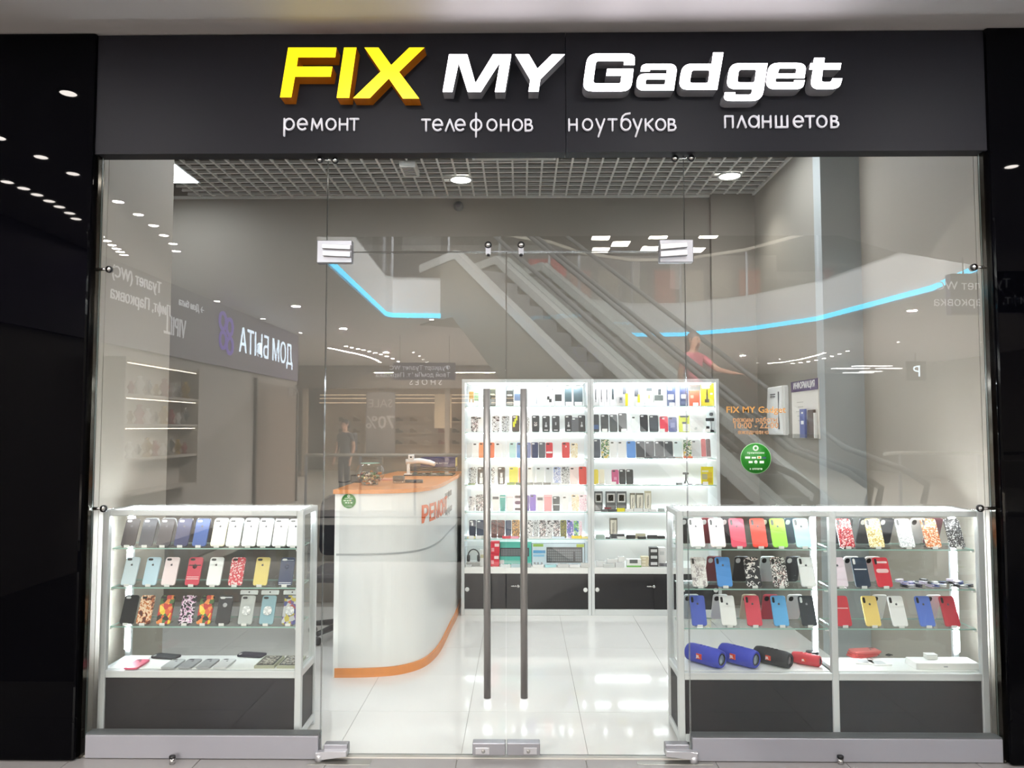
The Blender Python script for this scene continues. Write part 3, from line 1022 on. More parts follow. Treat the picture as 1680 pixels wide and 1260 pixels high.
# office chair behind the counter
t = thing('office_chair', 'black office chair on castors tucked behind the reception counter', 'chair', (-1.3, 2.05, 0))
CHF = mat('chair_fabric', '#23242b', 0.7)
B().box(-0.24, 0.24, -0.23, 0.23, 0.43, 0.5, 0.03, 2).obj('seat', CHF, t)
B().prism(rpoly([(-0.26, 0.56, 0.06), (0.26, 0.56, 0.06), (0.25, 1.02, 0.1), (-0.25, 1.02, 0.1)]), 0.2, 0.25, 'y', bev=0.012).obj('backrest', CHF, t)
B().tube([(0, 0.15, 0.44), (0, 0.28, 0.46), (0, 0.285, 0.8)], 0.02, 8).obj('back_strut', BLACK, t)
for s in (-1, 1):
    B().tube([(s * 0.22, 0.05, 0.45), (s * 0.29, 0.05, 0.47), (s * 0.29, 0.05, 0.68)], 0.015, 8).obj('arm_post', BLACK, t)
    B().box(s * 0.29 - 0.04, s * 0.29 + 0.04, -0.14, 0.14, 0.68, 0.71, 0.012, 2).obj('armrest', BLACK, t)
B().tube([(0, 0, 0.1), (0, 0, 0.43)], 0.028, 12).obj('gas_column', BLACK, t)
for k in range(5):
    a = 2 * PI * k / 5 + 0.35
    B().tube([(0, 0, 0.11), (0.27 * math.cos(a), 0.27 * math.sin(a), 0.075)], [0.028, 0.018], 8).obj('base_leg', BLACK, t)
    cx_, cy_ = 0.275 * math.cos(a), 0.275 * math.sin(a)
    mx = Matrix.Translation((cx_, cy_, 0.029)) @ Matrix.Rotation(a, 4, 'Z') @ Matrix.Rotation(PI / 2, 4, 'X')
    B().lathe([(0, -0.024), (0.024, -0.024), (0.029, -0.016), (0.029, 0.016), (0.024, 0.024), (0, 0.024)], 14, mx).obj('castor', BLACK, t)

# ================================================================== PHONE CASES, PACKETS
CASE = {}


def case_mesh(w_, h_, t_=0.009, r=0.011):
    k = ('s', round(w_, 4), round(h_, 4))
    if k not in CASE:
        pts = rpoly([(-w_ / 2, 0, r), (w_ / 2, 0, r), (w_ / 2, h_, r), (-w_ / 2, h_, r)], 4)
        CASE[k] = B().prism([(p.x, p.y) for p in pts], 0.0, t_, 'y', bev=0.0016).mesh(PAPER)
    return CASE[k]


def pill(name, x0, x1, z0, z1, y0=-0.0009, y1=0.0002):
    k = (name, round(x0, 4), round(x1, 4), round(z0, 4), round(z1, 4))
    if k not in CASE:
        r = min(x1 - x0, z1 - z0) / 2 * 1.2
        pts = rpoly([(x0, z0, r), (x1, z0, r), (x1, z1, r), (x0, z1, r)], 3)
        CASE[k] = B().prism([(p.x, p.y) for p in pts], y0, y1, 'y').mesh(PAPER)
    return CASE[k]


def emblem_mesh(s=0.0055):
    """small fruit-shaped emblem with a bite and a leaf"""
    if 'emb' not in CASE:
        pts = []
        for k in range(20):
            a = 2 * PI * k / 20
            r = s * (1.0 - 0.16 * abs(math.sin(a)) ** 6)
            p = Vector((r * math.cos(a), r * math.sin(a) * 1.05))
            q = Vector((s * 1.25, s * 0.15))
            if (p - q).length < s * 0.55:
                p = q + (p - q).normalized() * s * 0.55 if (p - q).length > 1e-6 else p
                p.x = min(p.x, s * 0.75)
            pts.append((p.x, p.y))
        b = B()
        b.prism(pts, -0.0007, 0.0002, 'y')
        b.prism([(0, s * 1.15), (s * 0.25, s * 1.3), (s * 0.45, s * 1.75), (s * 0.12, s * 1.6)], -0.0007, 0.0002, 'y')
        CASE['emb'] = b.mesh(PAPER)
    return CASE['emb']


def mesh_obj(name, me, m, parent=None, loc=None, rot=None):
    o = bpy.data.objects.new(name, me)
    COL.objects.link(o)
    o.material_slots[0].link = 'OBJECT'
    o.material_slots[0].material = m
    if loc is not None:
        o.location = loc
    if rot is not None:
        o.rotation_euler = rot
    if parent:
        o.parent = parent
    return o


def M_(c):
    return c if isinstance(c, bpy.types.Material) else mat('shell_' + c.lstrip('#'), c, 0.42)


LENS = mat('camera_hole', '#1c1d20', 0.3)
HOLE = mat('camera_hole_bright_back', '#e9ecec', 0.4)  # pale colour painted for the bright background seen through the hole
EMB_D = mat('emblem_dark', '#4a4a50', 0.4)
EMB_L = mat('emblem_silver', '#c9ccd2', 0.25, 0.5)


def is_dark(c):
    return (not isinstance(c, bpy.types.Material)) and sum(lin(c)[:3]) < 0.6


def phone_case(loc, label, col, style='seven', w_=0.07, h_=0.142, lean=0.42, yaw=0.0, emblem=True, group=None, detail=True, hole=None):
    o = mesh_obj('phone_case', case_mesh(w_, h_), M_(col), None, loc, (-lean, 0, yaw))
    tag(o, label, 'phone case', group)
    if detail:
        hm = hole or (HOLE if is_dark(col) else LENS)
        if style == 'seven':
            me = pill('h7', -w_ / 2 + 0.007, -w_ / 2 + 0.031, h_ - 0.018, h_ - 0.007)
        else:
            me = pill('h10', -w_ / 2 + 0.006, -w_ / 2 + 0.018, h_ - 0.036, h_ - 0.007)
        mesh_obj('camera_hole', me, hm, o)
        if emblem:
            mesh_obj('emblem', emblem_mesh(), EMB_D if not is_dark(col) else EMB_L if style == 'ten' else EMB_D, o, (0, 0, h_ * 0.72))
    return o


def band_print(o, z0, z1, m, w_=0.062, x0=None, x1=None):
    x0, x1 = (-w_ / 2, w_ / 2) if x0 is None else (x0, x1)
    return mesh_obj('printed_band', pill('band', x0, x1, z0, z1, -0.0008, 0.0002), m if not isinstance(m, str) else M_(m), o)


sb = B()
sb.box(-0.024, 0.024, -0.008, 0.075, 0.0, 0.0022)
sb.box(-0.024, 0.024, -0.008, -0.005, 0.0022, 0.011)
sb.box(-0.018, 0.018, 0.0, 0.0022, 0.0, 0.1, mx=Matrix.Translation((0, 0.016, 0.004)) @ Matrix.Rotation(-0.42, 4, 'X'))
STAND = sb.mesh(ACRYL)
CARD = B().box(-0.013, 0.013, -0.0105, -0.0085, 0.0002, 0.0125).mesh(PAPER)


def case_stand(loc, label):
    o = mesh_obj('case_stand', STAND, ACRYL, None, loc)
    tag(o, label, 'stand')
    mesh_obj('price_card', CARD, PAPER, o)
    return o


# ================================================================== GLASS DISPLAY CASES BY THE WINDOW
YD = 0.132
DD = 0.27
ZDT = Z(838, YD)                 # top
ZS = [Z(902, YD), Z(967.5, YD), Z(1032.5, YD)]
ZDK = Z(1102.5, YD)              # bottom deck


def showcase(name, label, xs):
    x0, x1 = xs[0], xs[-1]
    t = thing(name, label, 'display case', ((x0 + x1) / 2, YD, 0))
    cx = (x0 + x1) / 2
    L = lambda v: v - cx
    pw = 0.032
    e = 0.0006
    for i, xx in enumerate(xs):
        a = xx if i == 0 else (xx - pw if i == len(xs) - 1 else xx - pw / 2)
        bx('post', WHITE_AL, L(a), L(a) + pw, 0.0, pw, 0.0, ZDT, t, 0.003)
        bx('rear_post', WHITE_AL, L(a), L(a) + pw, DD - 0.02, DD, 0.0, ZDT, t, 0.003)
        if (len(xs) == 2 and i == 0) or (len(xs) == 3 and i > 0):
            bx('light_strip', LED, L(a) + 0.006, L(a) + pw - 0.006, DD - 0.026, DD - 0.0205, ZDK + 0.03, ZDT - 0.04, t)
    for i in range(len(xs) - 1):
        a = xs[i] + (pw if i == 0 else pw / 2)
        c_ = xs[i + 1] - (pw if i == len(xs) - 2 else pw / 2)
        a, c_ = L(a), L(c_)
        bx('rail', WHITE_AL, a, c_, 0.002, pw - 0.002, ZDT - 0.028, ZDT - e, t, 0.003)
        bx('rail', WHITE_AL, a, c_, 0.002, pw - 0.002, ZDK - 0.036, ZDK - 0.002, t, 0.002)
        bx('rail', WHITE_AL, a, c_, 0.002, pw - 0.002, 0.02, 0.055, t, 0.002)
        bx('rear_rail', WHITE_AL, a, c_, DD - 0.018, DD - 0.002, ZDT - 0.028, ZDT - e, t, 0.003)
        bx('light_strip', LED, a + 0.01, c_ - 0.01, DD - 0.05, DD - 0.025, ZDT - 0.03, ZDT - 0.015, t)
        bx('light_strip', LEDF, a + 0.01, c_ - 0.01, pw + 0.001, pw + 0.012, ZDT - 0.022, ZDT - 0.012, t)
        bx('base_panel', CHAR, a, c_, 0.012, 0.02, 0.055, ZDK - 0.036, t)
        bx('rear_panel', LAMI, a, c_, DD - 0.014, DD - 0.006, 0.02, ZDK - 0.004, t)
        bx('deck', WHITE, a + e, c_ - e, 0.0335, DD - 0.0205, ZDK - 0.018, ZDK, t)
        B().box(a, c_, 0.010, 0.014, ZDK, ZDT - 0.029).obj('front_glass', CGLASS, t)
        B().box(a, c_, DD - 0.012, DD - 0.008, ZDK, ZDT - 0.029).obj('rear_glass', CGLASS, t)
        B().box(a - 0.012, c_ + 0.012, 0.006, DD - 0.006, ZDT + 0.0002, ZDT + 0.005).obj('top_glass', CGLASS, t)
        for z in ZS:
            b = B()
            b.box(a + 0.002, c_ - 0.002, 0.034, DD - 0.03, z - 0.006, z)
            for f in b.bm.faces:
                f.normal_update()
                f.material_index = 0 if abs(f.normal.z) > 0.9 else 1
            b.obj('glass_shelf', [CGLASS, EDGE], t)
            for xx in (a, c_ - 0.012):
                bx('shelf_clip', WHITE, xx, xx + 0.012, 0.033, 0.05, z - 0.014, z - 0.006, t)
    for s, xx in ((0, x0), (1, x1)):
        gx = L(xx) + (0.012 if s == 0 else -0.016)
        B().box(gx, gx + 0.004, pw, DD - 0.02, ZDK, ZDT - 0.029).obj('side_glass', CGLASS, t)
        rx = L(xx) + (0.002 if s == 0 else -pw + 0.002)
        bx('side_rail', WHITE_AL, rx, rx + pw - 0.004, pw, DD - 0.02, ZDT - 0.028, ZDT - e, t, 0.003)
        bx('side_rail', WHITE_AL, rx, rx + pw - 0.004, pw, DD - 0.02, ZDK - 0.036, ZDK - 0.002, t, 0.003)
        bx('side_rail', WHITE_AL, rx, rx + pw - 0.004, pw, DD - 0.02, 0.02, 0.055, t, 0.003)
        bx('side_panel', CHAR, gx, gx + 0.006, pw, DD - 0.02, 0.055, ZDK - 0.036, t)
    return t


showcase('display_case', 'single glass display case of phone cases behind the left window pane', [X(173, YD), X(500, YD)])
XD = [X(1108, YD), X(1362, YD), X(1609, YD)]
showcase('display_case', 'double glass display case with speakers and phone cases behind the right pane', XD)

# patterns of the printed cases
RGL = pat('red_glitter', 'cells', ['#8a1420', '#c8303c', '#e9a9a9', '#b01c2a', '#f2dede'], 190, 0.25)
RGL2 = pat('red_speckle', 'cells', ['#c8404c', '#d8606a', '#f3dada', '#c4303c'], 170, 0.3)
GGL = pat('gold_glitter', 'cells', ['#e9dfae', '#cdb66c', '#f7f3da', '#b79a4a', '#efe6bd'], 190, 0.25)
SGL = pat('silver_glitter', 'cells', ['#e8ebec', '#b9bec2', '#ffffff', '#d4d8da'], 190, 0.25)
OGL = pat('orange_glitter', 'cells', ['#d9854e', '#f2d0b4', '#b85f30', '#f7e6d8', '#c97440'], 190, 0.25)
DGL = pat('dark_glitter', 'cells', ['#3a3a3a', '#77787a', '#d9dadb', '#26272a', '#55565a'], 190, 0.25)
FRUIT = pat('fruit_print', 'cells', ['#e6c53a', '#2a2420', '#d9603a', '#f0d860', '#c23a34', '#4a6a3a', '#e88a4a'], 52, 0.4)
PORTR = pat('ginger_portrait_print', 'noise', ['#5a2a1c', '#b5643a', '#eec9a4', '#f4dcc0', '#c87a44'], 45, 0.4)
PINKB = pat('black_pink_print', 'noise', ['#1a1a20', '#22222a', '#d9a6cc', '#efe4ee', '#2a2a34'], 45, 0.4)
COMIC = pat('comic_print', 'cells', ['#f0d84a', '#3c4a9a', '#e4e6ea', '#d04a44', '#7a58a8', '#f4f4f4'], 55, 0.4)
FLOW = pat('white_floral', 'noise', ['#f6f4f2', '#f0ecea', '#cfc6c4', '#f8f6f4', '#a9a2a4'], 60, 0.4)
FLOB = pat('black_floral', 'noise', ['#1d1f24', '#24262c', '#e9e7e4', '#26282e', '#f0eeea'], 38, 0.4, stops=[0, 0.3, 0.52, 0.6, 0.68])
FLOM = pat('mixed_floral', 'noise', ['#2a2a2e', '#f2f0ee', '#33343a', '#d9b8b4', '#f4f2f0'], 60, 0.4, stops=[0, 0.42, 0.5, 0.58, 0.62])
LEOD = pat('dark_leopard', 'vor', ['#5a1e1a', '#2a1212', '#6b2a20'], 120, 0.4, stops=[0, 0.35, 0.6])
LEOO = pat('orange_leopard', 'vor', ['#c98a3c', '#2a1c12', '#e0aa58'], 100, 0.4, stops=[0, 0.3, 0.55])
LEOY = pat('yellow_leopard', 'vor', ['#b9b03c', '#26261a', '#8a8a30'], 130, 0.4, stops=[0, 0.35, 0.6])
BWP = pat('black_white_print', 'noise', ['#26262a', '#f0f0ee', '#8a8a8c', '#f6f6f4', '#3a3a3e'], 55, 0.4, stops=[0, 0.42, 0.5, 0.54, 0.62])
GRP = pat('grey_print', 'noise', ['#c4c8c8', '#8f9494', '#e4e8e8', '#5a5e60'], 70, 0.4)
BLP = pat('blue_white_print', 'noise', ['#dfe6f2', '#4a62a8', '#eef2f8', '#8aa0d0'], 70, 0.4)
LILP = pat('lilac_print', 'cells', ['#8a74c0', '#c9b8e6', '#5a6ab0', '#e4dcf2'], 80, 0.4)
GRNP = pat('green_print', 'cells', ['#5aa05a', '#3a6ab0', '#c4e0c0', '#8ac07a'], 80, 0.4)
SCEN = pat('scenery_print', 'noise', ['#f0f4ee', '#7aa060', '#3a5a38', '#e6ece4', '#d9c060'], 28, 0.4)
GOLF = pat('pale_gold_floral', 'noise', ['#f2e4c0', '#fbf6e8', '#e6cc90', '#f8f0dc'], 50, 0.4)
PNKF = pat('pale_pink_floral', 'noise', ['#f6dbe4', '#fbf0f4', '#eab8cc', '#f8e8ee'], 50, 0.4)

LEAN = 0.42


def display_row(items, zi, style, where, y0=0.19):
    """items: (px of the foot, colour, description, options)"""
    z = ZS[zi]
    for i, it in enumerate(items):
        px, col, desc = it[:3]
        op_ = it[3] if len(it) > 3 else {}
        x = X(px, y0, (902, 967, 1032)[zi])
        st = op_.get('style', style)
        wq, hq = (0.07, 0.142) if st == 'seven' else (0.074, 0.148)
        lab = '%s, %s from left, %s' % (desc, ORD[i], where)
        case_stand((x, y0 - 0.001, z), 'clear stand of the %s case from left, %s' % (ORD[i], where))
        o = phone_case((x, y0 - 0.0035, z + 0.0022 + 0.0042), lab, col, st, wq, hq, LEAN, emblem=op_.get('emblem', True), hole=op_.get('hole'))
        for bnd in op_.get('bands', ()):
            band_print(o, *bnd)
        if 'disc' in op_:
            mesh_obj('round_print', emblem_disc(), M_(op_['disc']), o, (0, 0, hq * 0.66))
        if op_.get('bag'):
            # clear sleeve with a hanging header
            bb = B()
            bb.box(-0.04, 0.04, -0.004, -0.0032, 0.0, hq + 0.004)
            bb.obj('plastic_sleeve', ACRYL, o)
            bh = B()
            pts = rpoly([(-0.044, hq + 0.004), (0.044, hq + 0.004), (0.046, hq + 0.026, 0.008), (-0.046, hq + 0.026, 0.008)])
            bh.prism([(p.x, p.y) for p in pts], -0.003, 0.0, 'y')
            bh.obj('hanging_header', mat('frosted_header', '#dfe6e8', 0.4), o)
            B().lathe([(0, 0), (0.004, 0), (0.004, 0.0006), (0, 0.0006)], 10, Matrix.Translation((0, -0.003, hq + 0.016)) @ Matrix.Rotation(PI / 2, 4, 'X')).obj('hang_hole', EMB_D, o)
            mesh_obj('sticker_print', pill('bagp', -0.02, 0.022, hq * 0.3, hq * 0.62, -0.0055, -0.004), SGL, o)
        if 'rear' in op_:
            rc = op_['rear']
            dx = op_.get('dx', -0.012)
            o2 = mesh_obj('phone_case', case_mesh(wq, hq), M_(rc), None, (x + dx, y0 + 0.151, z + 0.0022 + 0.0042), (-LEAN, 0, PI))
            tag(o2, '%s case back behind %s from left, %s' % (op_.get('rdesc', 'dark'), ORD[i], where), 'phone case')
            mesh_obj('camera_hole', pill('h10r', wq / 2 - 0.03, wq / 2 - 0.006, hq - 0.036, hq - 0.007, 0.0088, 0.0095), HOLE if is_dark(rc) else LENS, o2)


def emblem_disc():
    if 'disc' not in CASE:
        CASE['disc'] = B().lathe([(0, 0), (0.011, 0), (0.011, 0.0008), (0, 0.0008)], 20, Matrix.Rotation(PI / 2, 4, 'X')).mesh(PAPER)
    return CASE['disc']


W1 = 'top shelf of left display case'
clr = dict(rear='#d9dee0', rdesc='pale')
blk = dict(rear='#26282c', rdesc='black')
gry = dict(rear='#9a9ea2', rdesc='grey')
display_row([
    (209, '#2e282c', 'dark brown phone case', {}), (238, '#2b303c', 'slate grey phone case', gry), (267, '#26222b', 'dark plum grey phone case', gry),
    (296, '#1c2450', 'navy blue phone case', blk), (326, '#2a4c8c', 'mid blue phone case', blk), (356, '#f3ebcf', 'cream phone case', gry), (381, '#f3f5f4', 'plain white phone case', clr),
    (407, '#f6f6f6', 'plain white phone case', clr), (432, '#f4f6f6', 'plain white phone case', gry), (457, '#f6f5f2', 'plain white phone case', blk), (481, '#f2f4f6', 'plain white phone case', {})],
    0, 'seven', W1)
W2 = 'middle shelf of left display case'
whb = '#f2d8d8'
display_row([
    (209, '#dcecf4', 'pale blue white phone case', {}), (244, '#c3dfee', 'light blue phone case', {}), (275, '#f4e2e4', 'pale pink phone case', {}),
    (314, '#c93c52', 'red phone case with white bands', dict(bands=[(0.03, 0.034, whb), (0.04, 0.043, whb), (0.098, 0.103, '#26262a')], disc='#4a1c24')),
    (349, '#f4f6f6', 'white phone case', {}), (385, RGL2, 'red and white speckled phone case', dict(emblem=False)), (426, '#e3cf7c', 'yellow gold phone case', {}),
    (467, '#2b3b5e', 'navy phone case with white edge bands', dict(bands=[(0.004, 0.007, '#dfe4ee'), (0.012, 0.015, '#dfe4ee'), (0.126, 0.128, '#dfe4ee')], disc='#3c4a6a'))],
    1, 'seven', W2)
W3 = 'lower shelf of left display case'
display_row([
    (207, '#1f2124', 'plain black phone case', dict(emblem=False)), (234, PORTR, 'ginger portrait print phone case', dict(emblem=False)), (267, FRUIT, 'fruit slice print phone case', dict(emblem=False)),
    (303, PINKB, 'black and pink print phone case', dict(emblem=False)), (333, FRUIT, 'fruit slice print phone case', dict(emblem=False)),
    (364, '#2a2c30', 'black case with round light badge', dict(emblem=False, disc='#c9ccd0', bands=[(0.129, 0.134, '#d9dcdf')])), (401, '#e9eceb', 'white bagged phone case', dict(bag=1, emblem=False)),
    (436, '#a9d6e6', 'light blue bagged phone case', dict(bag=1, emblem=False)), (473, COMIC, 'comic print bagged phone case', dict(bag=1, emblem=False))],
    2, 'seven', W3)
WR = 'right display left bay'
dk = dict(rear='#2c2e33', rdesc='dark', dx=-0.03)
wt = dict(rear='#eef0f0', rdesc='white', dx=-0.02)
mr = dict(rear='#7a2a36', rdesc='dark red', dx=-0.03)
lt = dict(rear='#c9d4d6', rdesc='pale', dx=-0.02)
nh = dict(hole=LENS)
display_row([(1145, '#f6f7f6', 'white phone case', dk), (1179, '#f6e8e8', 'pinkish white phone case', mr), (1213, '#d04c62', 'rose pink phone case', dk),
             (1248, '#e2402f', 'bright red phone case', {}), (1281, '#93d83c', 'lime green phone case', dk), (1320, '#b5e2e6', 'pale aqua phone case', dict(rear='#2a4a5c', rdesc='deep teal', dx=-0.03))],
            0, 'ten', 'top shelf, ' + WR)
display_row([(1149, FLOW, 'white floral phone case', dict(emblem=False)), (1190, '#4c90d6', 'sky blue phone case', mr), (1238, FLOB, 'black case with white flowers', dict(rear='#2c2e33', rdesc='dark', dx=-0.035, emblem=False)),
             (1282, FLOM, 'black white floral phone case', dict(rear='#c9d4d6', rdesc='pale', dx=-0.035, emblem=False)), (1328, '#f0f2f2', 'white phone case', dict(rear='#2c2e33', rdesc='black', dx=-0.045))],
            1, 'ten', 'middle shelf, ' + WR)
display_row([(1148, '#4a60c0', 'royal blue phone case', lt), (1197, '#f4f5f4', 'white phone case', wt), (1239, '#d24456', 'red phone case', dict(rear='#d9cdb4', rdesc='beige', dx=0.0)),
             (1283, '#5faae0', 'sky blue phone case', dict(rear='#c84a58', rdesc='red', dx=-0.025)), (1329, '#2c3238', 'charcoal phone case', dict(rear='#eef0f0', rdesc='white', dx=-0.04))],
            2, 'ten', 'lower shelf, ' + WR)
WR = 'right display right bay'
display_row([(1391, RGL, 'red glitter phone case', dict(rear='#2c2e33', rdesc='dark', dx=0.03, emblem=False)), (1440, GGL, 'gold glitter phone case', dict(rear='#2c2e33', rdesc='dark', dx=-0.01, emblem=False)),
             (1490, SGL, 'silver glitter phone case', dict(rear='#2c2e33', rdesc='dark', dx=-0.06, emblem=False)), (1533, OGL, 'orange glitter phone case', dict(rear='#e3e6e6', rdesc='white', dx=-0.03, emblem=False)),
             (1572, DGL, 'dark glitter phone case', dict(rear='#6a3a44', rdesc='maroon', dx=-0.06, emblem=False))], 0, 'ten', 'top shelf, ' + WR)
display_row([(1380, '#f4e4f0', 'pinkish white phone case', {}), (1417, '#243448', 'dark navy case with white script', dict(wt, emblem=False, bands=[(0.085, 0.09, '#e4e8ec')])),
             (1453, '#cc3040', 'red printed phone case', dict(wt, emblem=False, bands=[(0.118, 0.128, '#f0d4d4'), (0.07, 0.09, '#e9c4c4')]))], 1, 'ten', 'middle shelf, ' + WR)
display_row([(1386, '#c8313f', 'red case with pale text line', dict(emblem=False, bands=[(0.085, 0.089, '#f0d8d8')])), (1434, '#efd27a', 'pale yellow phone case', {}), (1478, '#f4f5f4', 'white phone case', dict(rear='#f0f2f2', rdesc='white', dx=-0.06)),
             (1523, '#5878d0', 'periwinkle blue phone case', {}), (1564, '#c23242', 'red phone case', dict(rear='#eef0f0', rdesc='white', dx=-0.045))], 2, 'ten', 'lower shelf, ' + WR)

# flat cases on the deck of the left display case
FLAT = [(222, 1099, '#d9607c', 'pink phone case lying flat'), (283, 1098.5, '#b0b4b6', 'clear grey case lying flat'), (311, 1098, '#96999c', 'grey phone case lying flat'), (341, 1098, '#a0a3a6', 'grey textured case lying flat'),
        (369, 1098, '#cfd1d2', 'pale grey case lying flat')]
for i, (px, py, col, d_) in enumerate(FLAT):
    p = PZ(px - 9, py, ZDK)
    phone_case((p.x, p.y, ZDK + 0.0105), '%s, %s from left at the front of the left display deck' % (d_, ORD[i]), col, 'seven', 0.068, 0.138, PI / 2)
for i, (px, py, col, d_, yw) in enumerate(((265, 1083, '#3a3d42', 'dark phone case lying crosswise at the back of the left display deck', 1.35), (408, 1080, '#2c2c3c', 'black phone case lying crosswise at the back right of the left display deck', 1.4))):
    p = PZ(px, py, ZDK)
    phone_case((p.x + 0.07, p.y + 0.03, ZDK + 0.0105), d_, col, 'seven', 0.068, 0.138, PI / 2, yaw=yw)
for i, (px, col) in enumerate(((437, '#8a8270'), (474, '#5c6a7a'))):
    p = PZ(px, 1097, ZDK)
    t = thing('boxed_case', 'boxed phone case in clear window carton, %s of two at the left display right' % ('left', 'right')[i], 'box', (p.x - 0.012, p.y, ZDK))
    B().box(-0.05, 0.05, 0.0, 0.17, 0.0, 0.014, 0.001).obj('carton', mat('carton_sage', '#a9ab94', 0.5), t)
    B().box(-0.042, 0.042, 0.012, 0.158, 0.0142, 0.016).obj('window_frame', mat('carton_dark', '#33363a', 0.4), t)
    B().box(-0.034, 0.034, 0.02, 0.15, 0.0162, 0.018).obj('shell', pat('boxed_print', 'noise', [col, '#c4c0b4', '#55524a'], 50), t)

# speakers
SPK_R = mat('speaker_grille_ring', '#1d1f2a', 0.5)


def speaker(label, px, py, ln, r, col, yaw, capc):
    p = Vector((X(px, 0.262, py), 0.262, 0))
    cm = mat('speaker_' + col.lstrip('#'), col, 0.65, grain=0.12, gscale=300)
    t = thing('portable_speaker', label, 'speaker', (p.x, p.y, ZDK + r * 1.0), yaw)
    mx = Matrix.Rotation(PI / 2, 4, 'Y')
    prof = [(0, -ln / 2 + 0.012), (r * 0.6, -ln / 2 + 0.010), (r * 0.74, -ln / 2), (r * 0.9, -ln / 2 + 0.006), (r, -ln / 2 + 0.03), (r, 0), (r, ln / 2 - 0.03), (r * 0.9, ln / 2 - 0.006), (r * 0.74, ln / 2), (r * 0.6, ln / 2 - 0.010), (0, ln / 2 - 0.012)]
    B().lathe(prof, 28, mx).obj('body', cm, t)
    for s in (-1, 1):
        m2 = Matrix.Translation((s * (ln / 2 - 0.009), 0, 0)) @ Matrix.Rotation(s * PI / 2, 4, 'Y')
        B().lathe([(r * 0.62, 0), (r * 0.62, 0.006), (r * 0.52, 0.007), (r * 0.5, 0.001)], 24, m2).obj('radiator_ring', SPK_R, t)
        B().lathe([(r * 0.5, 0.001), (r * 0.42, 0.004), (0, 0.005)], 24, m2).obj('radiator', mat('radiator_' + capc.lstrip('#'), capc, 0.25, 0.6), t)
    bw = r * 0.5
    a = 0.1
    B().box(-bw, bw * 0.5, -r * 1.02, -r * 0.9, -r * 0.28, r * 0.3, 0.002).obj('badge', mat('badge_red', '#d9482c', 0.4), t)
    text('badge_lettering', 'JBL', r * 0.42, (-bw * 0.9, -r * 1.025, -r * 0.14), m=PAPER, parent=t, extr=0.0004, bold=0.0004, sx=0.8, res=2)
    for k in range(3):
        B().box(-0.03 + k * 0.022, -0.018 + k * 0.022, -0.006, 0.006, r * 0.985, r * 1.03, 0.002).obj('button', cm, t)
    return t


speaker('blue portable speaker lying leftmost on the right display deck', 1157, 1087, 0.205, 0.046, '#3c48b8', -0.85, '#b4c8d6')
speaker('blue portable speaker lying between another blue one and the black one', 1212, 1087, 0.205, 0.046, '#3c48b8', -0.85, '#b9c8d2')
speaker('black portable speaker lying right of the two blue ones', 1268, 1087, 0.19, 0.040, '#2c2d31', -0.8, '#8a8d92')
speaker('small red portable speaker lying right of the black one', 1323, 1090, 0.14, 0.029, '#c83c46', -0.65, '#d9b0b0')
c = PZ(1325, 1076, ZDK)
t = thing('round_tin', 'small dark round tin standing behind the small red speaker', 'tin', (c.x, 0.35, ZDK))
B().lathe([(0, 0), (0.03, 0), (0.03, 0.03), (0, 0.03)], 20).obj('tin', mat('tin_grey', '#8a8d90', 0.4, 0.4), t)
B().lathe([(0, 0.03), (0.031, 0.03), (0.031, 0.04), (0, 0.04)], 20).obj('lid', BLACK, t)

# right bay: pile of phone grips, flat cases and boxes
grip_cols = [('#22242a', 'black'), ('#e9ecec', 'white'), ('#5a64a0', 'blue'), ('#d9cfe6', 'lilac'), ('#2a2e44', 'navy'), ('#c9ccd0', 'pale grey')]
gb = B()
gb.lathe([(0, 0), (0.02, 0), (0.02, 0.003), (0.009, 0.004), (0.012, 0.008), (0.02, 0.0085), (0.02, 0.011), (0.018, 0.012), (0, 0.012)], 18)
GRIP = gb.mesh(PAPER)
row = 0
for k in range(22):
    px = 1478 + (k % 11) * 10.4 + random.uniform(-2, 2)
    yy = 0.2 + (k // 11) * 0.07 + random.uniform(-0.008, 0.012)
    lvl = k // 11
    col, nm = grip_cols[(k * 5 + k // 4) % 6]
    zz = ZS[1] + 0.0005 + random.uniform(0.002, 0.006) + (0.016 if k % 4 == 3 else 0)
    o = mesh_obj('phone_grip', GRIP, M_(col), None, (X(px, 0.2), yy, zz), (random.uniform(-0.12, 0.12), random.uniform(-0.15, 0.15), 0))
    tag(o, 'round %s phone grip in the pile on the right display middle shelf' % nm, 'phone grip', 'pile of %s phone grips on the right display' % nm)
    mesh_obj('grip_face', CASE.setdefault('gf', B().lathe([(0, 0.0121), (0.014, 0.0121), (0.014, 0.0125), (0, 0.0126)], 16).mesh(PAPER)), M_(grip_cols[(k + 2) % 6][0]), o)
for k in range(3):
    c = PZ(1392, 1076, ZDK)
    o = phone_case((c.x + 0.0 + 0.006 * k, c.y - 0.03 + 0.008 * k, ZDK + 0.0105 + 0.0105 * k), '%s red phone case of the flat red stack beside the middle post' % ('bottom', 'middle', 'top')[k], ('#d9605c', '#cf5350', '#e07470')[k], 'ten', 0.074, 0.148, PI / 2, yaw=-1.2 - 0.1 * k, detail=k == 2)
c = PZ(1500, 1094, ZDK)
t = thing('white_box', 'long flat white box lying on the right display deck', 'box', ((X(1490, 0.2) + X(1592, 0.2)) / 2, 0.235, ZDK))
hw = (X(1592, 0.2) - X(1490, 0.2)) / 2
B().box(-hw, hw, -0.045, 0.06, 0.0, 0.032, 0.002).obj('carton', PAPER, t)
B().box(-0.02, 0.0, -0.0458, -0.0452, 0.012, 0.018).obj('print', mat('print_grey', '#a9adb0', 0.6), t)
t = thing('earphone_case', 'small white earphone box on the long flat white box', 'box', (X(1522, 0.22), 0.26, ZDK + 0.0325))
B().box(-0.028, 0.028, -0.02, 0.02, 0.0, 0.02, 0.005, 2).obj('case', WHITE, t)
